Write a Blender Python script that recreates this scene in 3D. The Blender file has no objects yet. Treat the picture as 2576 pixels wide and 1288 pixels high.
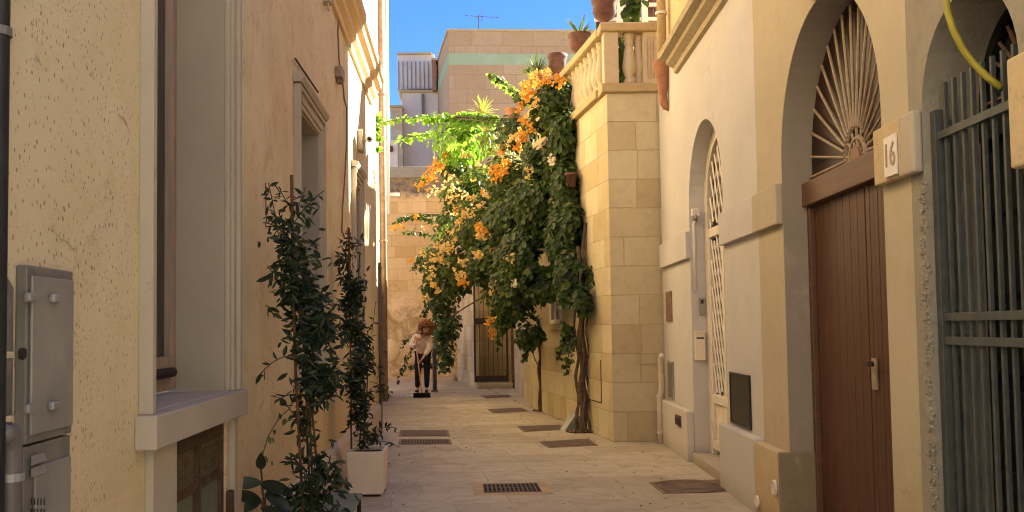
import bpy, math, random
from mathutils import Vector, Matrix, noise, geometry
import bmesh

# ------------------------------------------------------------------ camera, sky, sun, exposure
SC = bpy.context.scene
COL = SC.collection
FPX = 2400.0; U0 = 1150.0; PV = 705.0          # focal length and centre in the measuring grid (2576 wide)
CAM = Vector((0, 0, 1.4))
YAW, PITCH, ROLL = 0.0, 0.05, -0.012
ROT = Matrix.Rotation(-YAW, 4, 'Z') @ Matrix.Rotation(math.pi/2 + PITCH, 4, 'X') @ Matrix.Rotation(ROLL, 4, 'Z')
cd = bpy.data.cameras.new('camera'); cam = bpy.data.objects.new('camera', cd); COL.objects.link(cam)
cam.matrix_world = Matrix.Translation(CAM) @ ROT
cd.sensor_width = 36; cd.lens = 36*FPX/2576; cd.shift_x = (1288-U0)/2576; cd.shift_y = (PV-644)/2576
cd.clip_start = 0.05; cd.clip_end = 2000
SC.camera = cam
SC.render.resolution_x = 1024; SC.render.resolution_y = 512
SUN = Vector((1.0, 0.56, 0.72)).normalized()     # towards the sun
ELEV = math.asin(SUN.z); AZ = math.atan2(SUN.x, SUN.y)
w = bpy.data.worlds.new('World'); SC.world = w; w.use_nodes = True
nt = w.node_tree; bg = nt.nodes['Background']; sk = nt.nodes.new('ShaderNodeTexSky')
sk.sky_type = 'NISHITA'; sk.sun_disc = False; sk.sun_elevation = ELEV; sk.sun_rotation = AZ
sk.air_density = 1.0; sk.dust_density = 0.0; sk.ozone_density = 4.0; sk.altitude = 1500
hs = nt.nodes.new('ShaderNodeHueSaturation'); hs.inputs['Saturation'].default_value = 1.2; nt.links.new(sk.outputs[0], hs.inputs['Color'])
tn = nt.nodes.new('ShaderNodeMix'); tn.data_type = 'RGBA'; tn.blend_type = 'MULTIPLY'; tn.inputs[0].default_value = 1; tn.inputs[7].default_value = (.55, .52, .76, 1); nt.links.new(hs.outputs[0], tn.inputs[6]); nt.links.new(tn.outputs[2], bg.inputs[0]); bg.inputs[1].default_value = 0.068
sl = bpy.data.lights.new('sun', 'SUN'); sl.energy = 5.0; sl.angle = math.radians(0.5); sl.color = (1, .93, .82)
so = bpy.data.objects.new('sun', sl); COL.objects.link(so)
so.rotation_euler = SUN.to_track_quat('Z', 'Y').to_euler(); so.location = (20, 10, 20)
SC.view_settings.view_transform = 'Standard'; SC.view_settings.look = 'None'
SC.view_settings.exposure = 2.68; SC.view_settings.gamma = 1
SC.cycles.filter_width = 1.1; SC.cycles.max_bounces = 10; SC.cycles.diffuse_bounces = 6

R = random.Random(11)

# ------------------------------------------------------------------ frames (planes of the place)
def ray(u, v):
    return (ROT.to_3x3() @ Vector(((u-U0)/FPX, -(v-PV)/FPX, -1))).normalized()
class Fr:  # a vertical wall plane
    def __init__(s, ox, oy, tx, ty, side):
        s.O = Vector((ox, oy, 0)); s.t = Vector((tx, ty, 0)).normalized()
        s.n = Vector((s.t.y, -s.t.x, 0))*side
    def P(s, a, d, z): return s.O + s.t*a + s.n*d + Vector((0, 0, z))
    def at(s, u, v, d=0.0):
        r = ray(u, v); k = (s.O + s.n*d - CAM).dot(s.n)/r.dot(s.n)
        p = CAM + r*k; return (p-s.O).dot(s.t), p.z
LF = Fr(-1.08, 0, 0, 1, 1)
RF = Fr(1.92, 0, .05, 1, -1)
TF = Fr(1.87, 11.62, -.115, 1, -1)
L2 = Fr(-1.54, 0, 0, 1, 1)
def FY(y): return Fr(0, y, 1, 0, 1)
def G(u, v, z=0.0):
    r = ray(u, v); k = (z-CAM.z)/r.z; return CAM + r*k
def D(u, v, y):
    r = ray(u, v); k = (y-CAM.y)/r.y; return CAM + r*k

# ------------------------------------------------------------------ mesh building
class MB:
    def __init__(s): s.v = []; s.f = []; s.mi = []
    def add(s, vs, fs, m=0):
        b = len(s.v); s.v += [tuple(x) for x in vs]; s.f += [tuple(i+b for i in f) for f in fs]; s.mi += [m]*len(fs); return s
    def hexa(s, c, m=0):
        return s.add(c, [(0,3,2,1),(4,5,6,7),(0,1,5,4),(1,2,6,5),(2,3,7,6),(3,0,4,7)], m)
    def box(s, x0, x1, y0, y1, z0, z1, m=0):
        return s.hexa([(x0,y0,z0),(x1,y0,z0),(x1,y1,z0),(x0,y1,z0),(x0,y0,z1),(x1,y0,z1),(x1,y1,z1),(x0,y1,z1)], m)
    def fb(s, fr, a0, a1, z0, z1, d0, d1, m=0):
        P = fr.P
        return s.hexa([P(a0,d0,z0),P(a1,d0,z0),P(a1,d1,z0),P(a0,d1,z0),P(a0,d0,z1),P(a1,d0,z1),P(a1,d1,z1),P(a0,d1,z1)], m)
    def prof(s, fr, a0, a1, pts, m=0):            # closed (d,z) outline drawn along the wall
        n = len(pts)
        vs = [fr.P(a0, d, z) for d, z in pts] + [fr.P(a1, d, z) for d, z in pts]
        return s.add(vs, [tuple(range(n)), tuple(range(2*n-1, n-1, -1))] + [(i, i+n, (i+1)%n+n, (i+1)%n) for i in range(n)], m)
    def prism(s, poly, z0, z1, m=0):              # plan polygon
        n = len(poly)
        vs = [(x, y, z0) for x, y in poly] + [(x, y, z1) for x, y in poly]
        return s.add(vs, [tuple(range(n-1, -1, -1)), tuple(range(n, 2*n))] + [(i, (i+1)%n, (i+1)%n+n, i+n) for i in range(n)], m)
    def fpoly(s, fr, poly, d0, d1, m=0):          # wall-plane polygon (a,z) given thickness
        n = len(poly)
        vs = [fr.P(a, d0, z) for a, z in poly] + [fr.P(a, d1, z) for a, z in poly]
        return s.add(vs, [tuple(range(n)), tuple(range(2*n-1, n-1, -1))] + [(i, i+n, (i+1)%n+n, (i+1)%n) for i in range(n)], m)
    def tube(s, pts, r, n=8, m=0, cap=True):
        pts = [Vector(p) for p in pts]; rs = r if isinstance(r, (list, tuple)) else [r]*len(pts)
        up = None; base = len(s.v); vs = []; fs = []
        for i, p in enumerate(pts):
            a = pts[max(0, i-1)]; b = pts[min(len(pts)-1, i+1)]; t = (b-a).normalized()
            if up is None: up = Vector((0, 0, 1)) if abs(t.z) < .9 else Vector((1, 0, 0))
            x = t.cross(up)
            if x.length < 1e-4: x = t.orthogonal()
            x.normalize(); y = x.cross(t).normalized(); up = y
            for k in range(n):
                q = 2*math.pi*k/n; vs.append(p + (x*math.cos(q)+y*math.sin(q))*rs[i])
        for i in range(len(pts)-1):
            for k in range(n): fs.append((i*n+k, i*n+(k+1)%n, (i+1)*n+(k+1)%n, (i+1)*n+k))
        if cap: fs.append(tuple(range(n-1, -1, -1))); fs.append(tuple((len(pts)-1)*n+k for k in range(n)))
        return s.add(vs, fs, m)
    def lathe(s, c, prof, n=20, m=0, sx=1, sy=1):
        vs = []; fs = []; c = Vector(c)
        for r, z in prof:
            for k in range(n):
                q = 2*math.pi*k/n; vs.append(c + Vector((math.cos(q)*r*sx, math.sin(q)*r*sy, z)))
        for i in range(len(prof)-1):
            for k in range(n): fs.append((i*n+k, i*n+(k+1)%n, (i+1)*n+(k+1)%n, (i+1)*n+k))
        fs.append(tuple(range(n-1, -1, -1))); fs.append(tuple((len(prof)-1)*n+k for k in range(n)))
        return s.add(vs, fs, m)
    def wall(s, fr, a0, a1, z0, z1, holes, th, m=0):
        outer = [(a0,z0),(a1,z0),(a1,z1),(a0,z1)]
        loops = [outer] + holes
        tri = geometry.tessellate_polygon([[Vector((a, z, 0)) for a, z in lp] for lp in loops])
        flat = [p for lp in loops for p in lp]; n = len(flat)
        vs = [fr.P(a, 0, z) for a, z in flat] + [fr.P(a, -th, z) for a, z in flat]
        fs = [tuple(t) for t in tri] + [tuple(i+n for i in reversed(t)) for t in tri]
        b = 0
        for lp in loops:
            k = len(lp)
            for i in range(k): fs.append((b+i, b+(i+1)%k, b+(i+1)%k+n, b+i+n))
            b += k
        return s.add(vs, fs, m)
    def build(s, name, mat, parent=None, smooth=False, bev=0, origin=None, recalc=True):
        me = bpy.data.meshes.new(name)
        off = Vector((0, 0, 0))
        p = parent
        while p: off += p.location; p = p.parent
        if parent is None:
            if origin is None:
                xs = [v[0] for v in s.v]; ys = [v[1] for v in s.v]; zs = [v[2] for v in s.v]
                origin = Vector(((min(xs)+max(xs))/2, (min(ys)+max(ys))/2, min(zs)))
            off = Vector(origin)
        me.from_pydata([(x-off.x, y-off.y, z-off.z) for x, y, z in s.v], [], s.f)
        mats = mat if isinstance(mat, (list, tuple)) else [mat]
        for mm in mats: me.materials.append(mm)
        if len(mats) > 1: me.polygons.foreach_set('material_index', s.mi)
        if recalc:
            bm = bmesh.new(); bm.from_mesh(me); bmesh.ops.recalc_face_normals(bm, faces=bm.faces); bm.to_mesh(me); bm.free()
        if smooth: me.polygons.foreach_set('use_smooth', [True]*len(me.polygons))
        me.update()
        o = bpy.data.objects.new(name, me); COL.objects.link(o)
        if parent: o.parent = parent
        else: o.location = off
        if bev:
            b = o.modifiers.new('bevel', 'BEVEL'); b.width = bev; b.segments = 2; b.limit_method = 'ANGLE'; b.angle_limit = .6
        if smooth == 'auto' or (smooth and bev): pass
        return o
def tag(o, label=None, cat=None, group=None, kind=None):
    if label: o['label'] = label
    if cat: o['category'] = cat
    if group: o['group'] = group
    if kind: o['kind'] = kind
    return o
def thing(name, loc, label, cat, group=None):
    o = bpy.data.objects.new(name, None); COL.objects.link(o); o.location = loc; o.empty_display_size = .1
    return tag(o, label, cat, group)
def arch(a0, a1, z0, zs, n=20):
    c = (a0+a1)/2; r = (a1-a0)/2
    return [(a0, z0), (a1, z0)] + [(c+r*math.cos(math.pi*i/n), zs+r*math.sin(math.pi*i/n)) for i in range(n+1)]
def rect(a0, a1, z0, z1): return [(a0,z0),(a1,z0),(a1,z1),(a0,z1)]

# ------------------------------------------------------------------ materials
class NT:
    def __init__(s, name):
        s.m = bpy.data.materials.new(name); s.m.use_nodes = True; s.t = s.m.node_tree
        s.b = s.t.nodes['Principled BSDF']; s.geo = s.t.nodes.new('ShaderNodeNewGeometry')
        s.pos = s.geo.outputs['Position']
    def n(s, typ, **kw):
        x = s.t.nodes.new(typ)
        for k, v in kw.items():
            if k in x.inputs: 
                if isinstance(v, bpy.types.NodeSocket): s.t.links.new(v, x.inputs[k])
                else: x.inputs[k].default_value = v
            else: setattr(x, k, v)
        return x
    def link(s, a, b): s.t.links.new(a, b)
    def math(s, op, a, b=0.0, c=None):
        x = s.t.nodes.new('ShaderNodeMath'); x.operation = op
        for i, v in enumerate((a, b) if c is None else (a, b, c)):
            if isinstance(v, bpy.types.NodeSocket): s.link(v, x.inputs[i])
            else: x.inputs[i].default_value = v
        return x.outputs[0]
    def noise(s, scale, detail=5, rough=.6, vec=None, dist=0):
        x = s.n('ShaderNodeTexNoise', Scale=scale, Detail=detail, Roughness=rough, Distortion=dist)
        s.link(vec or s.pos, x.inputs['Vector']); return x.outputs['Fac']
    def ramp(s, f, a, b, lo=0.0, hi=1.0):
        x = s.n('ShaderNodeMapRange', clamp=True); s.link(f, x.inputs[0])
        x.inputs[1].default_value = a; x.inputs[2].default_value = b; x.inputs[3].default_value = lo; x.inputs[4].default_value = hi
        return x.outputs[0]
    def mix(s, f, a, b, mode='MIX'):
        x = s.t.nodes.new('ShaderNodeMix'); x.data_type = 'RGBA'; x.blend_type = mode
        for i, v in ((0, f), (6, a), (7, b)):
            if isinstance(v, bpy.types.NodeSocket): s.link(v, x.inputs[i])
            elif i == 0: x.inputs[0].default_value = v
            else: x.inputs[i].default_value = (*v, 1)
        return x.outputs[2]
    def sep(s, v=None):
        x = s.t.nodes.new('ShaderNodeSeparateXYZ'); s.link(v or s.pos, x.inputs[0]); return x.outputs
    def comb(s, a, b, c=0.0):
        x = s.t.nodes.new('ShaderNodeCombineXYZ')
        for i, v in enumerate((a, b, c)):
            if isinstance(v, bpy.types.NodeSocket): s.link(v, x.inputs[i])
            else: x.inputs[i].default_value = v
        return x.outputs[0]
    def along(s):
        nn = s.sep(s.geo.outputs['True Normal']); p = s.sep()
        f = s.math('GREATER_THAN', s.math('ABSOLUTE', nn[0]), .6)
        return s.math('ADD', s.math('MULTIPLY', f, p[1]), s.math('MULTIPLY', s.math('SUBTRACT', 1.0, f), p[0])), p[2], p
    def fin(s, col, rough=.85, bump=None, strength=.3, dist=.01, spec=.3):
        if isinstance(col, tuple): s.b.inputs['Base Color'].default_value = (*col, 1)
        else: s.link(col, s.b.inputs['Base Color'])
        if isinstance(rough, float): s.b.inputs['Roughness'].default_value = rough
        else: s.link(rough, s.b.inputs['Roughness'])
        s.b.inputs['Specular IOR Level'].default_value = spec
        if bump is not None:
            x = s.n('ShaderNodeBump', Strength=strength, Distance=dist); s.link(bump, x.inputs['Height']); s.link(x.outputs[0], s.b.inputs['Normal'])
        return s.m
def plain(name, c, rough=.7, var=.25, scale=8.0, metal=0, bump=.2, spec=.3):
    k = NT(name); n1 = k.noise(scale, 6, .65)
    d = tuple(x*(1-var) for x in c); l = tuple(min(1, x*(1+var*.6)) for x in c)
    k.b.inputs['Metallic'].default_value = metal
    n2 = k.noise(scale*9, 3, .6)
    return k.fin(k.mix(k.ramp(n1, .3, .7), d, l), rough, n2, bump, .004, spec)
def plaster(name, c, stain, amt=.5, scale=1.3, blotch=None, bump=.5, streak=0, low=None):
    k = NT(name); a, z, p = k.along()
    f1 = k.noise(scale, 8, .65, dist=.6)
    dk = tuple(x*.84 for x in c)
    col = k.mix(k.ramp(f1, .3, .7), dk, c)
    f2 = k.noise(scale*2.7, 9, .72, dist=.3)
    col = k.mix(k.ramp(f2, .56, .72, 0, amt), col, stain)
    if blotch:
        f3 = k.noise(.9, 10, .75, dist=.8); col = k.mix(k.ramp(f3, .57, .61, 0, .7), col, blotch)
    if streak:
        sv = k.comb(k.math('MULTIPLY', a, 9.0), k.math('MULTIPLY', z, .7), 0)
        f4 = k.noise(1.0, 6, .7, vec=sv); col = k.mix(k.ramp(f4, .55, .75, 0, streak), col, stain)
    if low:
        f5 = k.math('ADD', z, k.math('MULTIPLY', k.noise(2.5, 6, .7), -1.6))
        col = k.mix(k.ramp(f5, -.62, .1, low, 0), col, stain)
    f6 = k.noise(24, 6, .75); col = k.mix(k.ramp(f6, .5, .68, 0, .16), col, stain)
    vc = k.n('ShaderNodeTexVoronoi', Scale=1.3, feature='DISTANCE_TO_EDGE'); k.link(k.comb(k.math('ADD', a, k.math('MULTIPLY', f2, 1.6)), k.math('ADD', k.math('MULTIPLY', z, .8), k.math('MULTIPLY', f6, .12))), vc.inputs['Vector'])
    ck = k.math('MULTIPLY', k.ramp(vc.outputs['Distance'], .0, .008, 1, 0), k.ramp(k.noise(1.1, 3), .52, .6, 0, .45))
    col = k.mix(ck, col, tuple(x*.5 for x in stain))
    chip = k.ramp(k.noise(11, 7, .8), .67, .69, 0, .4); col = k.mix(chip, col, tuple(x*.75 for x in stain))
    foot = k.ramp(k.math('ADD', z, k.math('MULTIPLY', f6, -.25)), -.12, .06, .5, 0); col = k.mix(foot, col, tuple(x*.45 for x in stain))
    g = k.noise(60, 3, .6); g2 = k.noise(5, 6, .7)
    return k.fin(col, .9, k.math('ADD', k.math('MULTIPLY', g, .25), g2), bump, .012, .2)
def ashlar(name, c1, c2, mortar, bw=.62, bh=.34, var=.6, erode=None, dark=None, msize=.008, mfac=1):
    k = NT(name); a, z, p = k.along()
    wob = k.math('MULTIPLY', k.math('SUBTRACT', k.noise(1.5, 3), .5), .035)
    vec = k.comb(k.math('ADD', a, wob), k.math('ADD', z, wob))
    b = k.n('ShaderNodeTexBrick', Scale=1.0, offset=.43, offset_frequency=2, squash=.72, squash_frequency=3)
    k.link(vec, b.inputs['Vector'])
    b.inputs['Color1'].default_value = (0, 0, 0, 1); b.inputs['Color2'].default_value = (1, 1, 1, 1); b.inputs['Mortar'].default_value = (.5, .5, .5, 1)
    b.inputs['Mortar Size'].default_value = msize; b.inputs['Mortar Smooth'].default_value = .6; b.inputs['Brick Width'].default_value = bw; b.inputs['Row Height'].default_value = bh
    rnd = k.sep(b.outputs['Color'])[0]
    pit = k.ramp(k.noise(34, 5, .75), .60, .66, 0, .35)
    n1 = k.noise(1.6, 8, .7); n2 = k.noise(7, 6, .7)
    f = k.math('ADD', k.math('MULTIPLY', rnd, var), k.math('MULTIPLY', n1, 1-var))
    col = k.mix(k.ramp(f, .2, .8), c1, c2)
    col = k.mix(k.ramp(n2, .5, .75, 0, .35), col, tuple(x*.7 for x in c1))
    col = k.mix(pit, col, tuple(x*.6 for x in c1))
    mf = k.math('MULTIPLY', b.outputs['Fac'], k.ramp(n1, .3, .65, .25*mfac, mfac))
    col = k.mix(mf, col, mortar)
    h = k.math('SUBTRACT', k.math('MULTIPLY', n2, .5), k.math('MULTIPLY', mf, .8))
    if erode:        # soft, eaten-away stone below this height
        n3 = k.noise(2.2, 10, .8, dist=1.2)
        e = k.ramp(k.math('ADD', z, k.math('MULTIPLY', n3, 1.2)), erode+.2, erode+.9, 1, 0)
        ec = k.mix(k.ramp(n3, .4, .62), tuple(x*.62 for x in c1), (c2[0]*1.08, c2[1]*1.1, c2[2]*1.25))
        col = k.mix(e, col, ec)
        h = k.math('ADD', h, k.math('MULTIPLY', k.math('MULTIPLY', n3, e), 5.0))
    if dark:         # lichen-dark band above this height
        n4 = k.noise(6, 8, .75)
        e2 = k.ramp(k.math('ADD', z, k.math('MULTIPLY', n4, .5)), dark+.15, dark+.4)
        col = k.mix(k.math('MULTIPLY', e2, k.ramp(n4, .3, .6, .4, 1)), col, (.13, .105, .085))
    g = k.noise(45, 4, .7)
    return k.fin(col, .9, k.math('ADD', h, k.math('MULTIPLY', g, .25)), .6, .015, .2)

def m_left():
    k = NT('left_plaster'); a, z, p = k.along()
    n1 = k.noise(1.1, 8, .65, dist=.5); n2 = k.noise(3.1, 9, .75, dist=.4); n3 = k.noise(.55, 4, .6)
    col = k.mix(k.ramp(n1, .3, .7), (.65, .53, .29), (.775, .675, .42))
    col = k.mix(k.math('MULTIPLY', k.ramp(n2, .53, .62, 0, .6), k.ramp(a, 4.2, 5.0, .3, 1)), col, (.60, .43, .21))
    n5 = k.noise(16, 6, .8, dist=1.0)
    col = k.mix(k.math('MULTIPLY', k.ramp(n5, .56, .62), k.math('MULTIPLY', k.ramp(k.noise(1.4, 5, .7), .48, .56, 0, .55), k.ramp(a, 4.4, 4.9, .35, 1))), col, (.42, .24, .10))
    # pale repaired patches
    col = k.mix(k.ramp(k.noise(1.7, 3, .5), .6, .66, 0, .35), col, (.76, .62, .40))
    # pick marks hacked into the stone
    wy = k.math('ADD', a, k.math('MULTIPLY', k.noise(9, 2), .05))
    vec = k.comb(k.math('MULTIPLY', wy, 34.0), k.math('MULTIPLY', k.math('ADD', z, k.math('MULTIPLY', a, .12)), 19.0))
    vo = k.n('ShaderNodeTexVoronoi', Scale=1.0, voronoi_dimensions='2D', Randomness=.85); k.link(vec, vo.inputs['Vector'])
    sz = k.ramp(k.noise(14, 2), .35, .7, .05, .17)
    tick = k.math('LESS_THAN', vo.outputs['Distance'], sz)
    near = k.ramp(a, 3.0, 3.5, 1, 0)
    patch = k.ramp(k.noise(1.9, 5, .7), .5, .6)
    mk = k.math('MAXIMUM', near, k.math('MULTIPLY', patch, .5))
    dens = k.ramp(k.noise(3.2, 4, .7), .38, .50, .15, 1)
    tick = k.math('MULTIPLY', k.math('MULTIPLY', tick, mk), dens)
    col = k.mix(k.math('MULTIPLY', tick, .75), col, (.27, .155, .06))
    vo2 = k.n('ShaderNodeTexVoronoi', Scale=1.0, voronoi_dimensions='2D', Randomness=1.0); k.link(k.comb(k.math('MULTIPLY', wy, 62.0), k.math('MULTIPLY', z, 40.0)), vo2.inputs['Vector'])
    t2 = k.math('MULTIPLY', k.math('LESS_THAN', vo2.outputs['Distance'], k.ramp(k.noise(8, 3), .45, .7, .02, .22)), k.math('MAXIMUM', near, patch))
    col = k.mix(k.math('MULTIPLY', t2, .55), col, (.34, .21, .09))
    # cracks and peeled skin
    vc = k.n('ShaderNodeTexVoronoi', Scale=2.2, feature='DISTANCE_TO_EDGE'); k.link(k.comb(k.math('ADD', a, k.math('MULTIPLY', n2, 1.3)), k.math('MULTIPLY', z, .55)), vc.inputs['Vector'])
    crack = k.math('MULTIPLY', k.ramp(vc.outputs['Distance'], .0, .012, 1, 0), k.ramp(k.noise(3.3, 4), .56, .62))
    col = k.mix(k.math('MULTIPLY', crack, .22), col, (.33, .18, .08))
    # block joints ghosting through
    b = k.n('ShaderNodeTexBrick', Scale=1.0, offset=.4); k.link(k.comb(k.math('ADD', a, k.math('MULTIPLY', n1, .04)), k.math('ADD', z, k.math('MULTIPLY', n1, .06))), b.inputs['Vector'])
    b.inputs['Mortar Size'].default_value = .01; b.inputs['Mortar Smooth'].default_value = .5; b.inputs['Brick Width'].default_value = .55; b.inputs['Row Height'].default_value = .3
    col = k.mix(k.math('MULTIPLY', b.outputs['Fac'], k.ramp(z, .9, 1.5, .35, .06)), col, (.80, .62, .40))
    # damp, rusty towards the street
    damp = k.math('MULTIPLY', k.ramp(k.math('ADD', z, k.math('MULTIPLY', n2, 1.0)), .7, 1.7, 1, 0), .45)
    col = k.mix(damp, col, (.46, .25, .11))
    h = k.math('SUBTRACT', k.math('ADD', k.math('MULTIPLY', n2, 1.2), k.math('MULTIPLY', k.noise(50, 4), .2)), k.math('ADD', k.math('MULTIPLY', tick, .8), crack))
    return k.fin(col, .92, h, .55, .014, .15)

def m_ground():
    k = NT('street_paving'); p = k.sep()
    n1 = k.noise(.9, 8, .7, dist=.4); n2 = k.noise(5, 8, .75, dist=.8)
    c, s_ = math.cos(.12), math.sin(.12)
    a = k.math('ADD', k.math('MULTIPLY', p[0], c), k.math('MULTIPLY', p[1], s_)); bb = k.math('SUBTRACT', k.math('MULTIPLY', p[1], c), k.math('MULTIPLY', p[0], s_))
    b = k.n('ShaderNodeTexBrick', Scale=1.0, offset=.5, squash=.8, squash_frequency=3)
    wob = k.math('MULTIPLY', n1, .16); k.link(k.comb(k.math('ADD', a, wob), k.math('ADD', bb, wob)), b.inputs['Vector'])
    b.inputs['Color1'].default_value = (0, 0, 0, 1); b.inputs['Color2'].default_value = (1, 1, 1, 1); b.inputs['Mortar'].default_value = (.5, .5, .5, 1)
    b.inputs['Mortar Size'].default_value = .009; b.inputs['Mortar Smooth'].default_value = .5; b.inputs['Brick Width'].default_value = .95; b.inputs['Row Height'].default_value = .55
    rnd = k.sep(b.outputs['Color'])[0]
    f = k.math('ADD', k.math('MULTIPLY', rnd, .25), k.math('MULTIPLY', n1, .75))
    col = k.mix(k.ramp(f, .25, .75), (.34, .295, .205), (.57, .51, .375))
    col = k.mix(k.ramp(n2, .5, .72, 0, .6), col, (.27, .18, .105))
    # thin streaks across the slabs
    f3 = k.noise(1.0, 6, .75, vec=k.comb(k.math('MULTIPLY', a, 2.0), k.math('MULTIPLY', bb, 14.0)))
    col = k.mix(k.ramp(f3, .56, .7, 0, .4), col, (.25, .17, .10))
    mf = k.math('MULTIPLY', b.outputs['Fac'], k.ramp(n1, .35, .6, .05, .6))
    col = k.mix(mf, col, (.26, .195, .125))
    col = k.mix(k.ramp(k.noise(22, 3), .70, .74, 0, .6), col, (.14, .09, .05))
    h = k.math('SUBTRACT', k.math('ADD', n2, k.math('MULTIPLY', f3, .6)), k.math('MULTIPLY', mf, .8))
    return k.fin(col, k.ramp(n2, .3, .7, .42, .75), h, .45, .012, .4)

def wood(name, c, ax='z', rough=.55, worn=.3):
    k = NT(name); a, z, p = k.along()
    v = k.comb(k.math('MULTIPLY', a, 26.0), k.math('MULTIPLY', z, 1.2)) if ax == 'z' else k.comb(k.math('MULTIPLY', a, 1.2), k.math('MULTIPLY', z, 26.0))
    f = k.noise(1.0, 7, .7, vec=v); n2 = k.noise(3, 7, .7)
    col = k.mix(k.ramp(f, .3, .7), tuple(x*.6 for x in c), tuple(x*1.25 for x in c))
    col = k.mix(k.ramp(n2, .55, .75, 0, worn), col, tuple(min(1, x*2.0) for x in c))
    col = k.mix(k.ramp(k.noise(38, 4, .8), .71, .74, 0, .7), col, (.45, .33, .24))
    return k.fin(col, rough, f, .25, .004, .4)
def leafm(name, c, c2, trans=.35, rough=.5, spec=.35):
    k = NT(name); r = k.geo.outputs['Random Per Island']
    col = k.mix(k.ramp(r, .965, .97), k.mix(k.ramp(r, 0, .95), c, c2), (c2[0]*2.4, c2[1]*1.3, c2[2]*.9))
    out = k.t.nodes['Material Output']
    k.link(col, k.b.inputs['Base Color']); k.b.inputs['Roughness'].default_value = rough; k.b.inputs['Specular IOR Level'].default_value = spec
    tr = k.n('ShaderNodeBsdfTranslucent'); k.link(k.mix(.5, col, k.mix(.5, col, (.35, .45, .02), 'ADD')), tr.inputs[0])
    mx = k.n('ShaderNodeMixShader'); mx.inputs[0].default_value = trans
    k.link(k.b.outputs[0], mx.inputs[1]); k.link(tr.outputs[0], mx.inputs[2]); k.link(mx.outputs[0], out.inputs[0])
    return k.m
def petal(name, c, c2):
    k = NT(name); col = k.mix(k.geo.outputs['Random Per Island'], c, c2)
    out = k.t.nodes['Material Output']; k.link(col, k.b.inputs['Base Color']); k.b.inputs['Roughness'].default_value = .8; k.b.inputs['Specular IOR Level'].default_value = .1
    tr = k.n('ShaderNodeBsdfTranslucent'); k.link(col, tr.inputs[0]); mx = k.n('ShaderNodeMixShader'); mx.inputs[0].default_value = .4
    k.link(k.b.outputs[0], mx.inputs[1]); k.link(tr.outputs[0], mx.inputs[2]); k.link(mx.outputs[0], out.inputs[0]); return k.m

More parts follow.
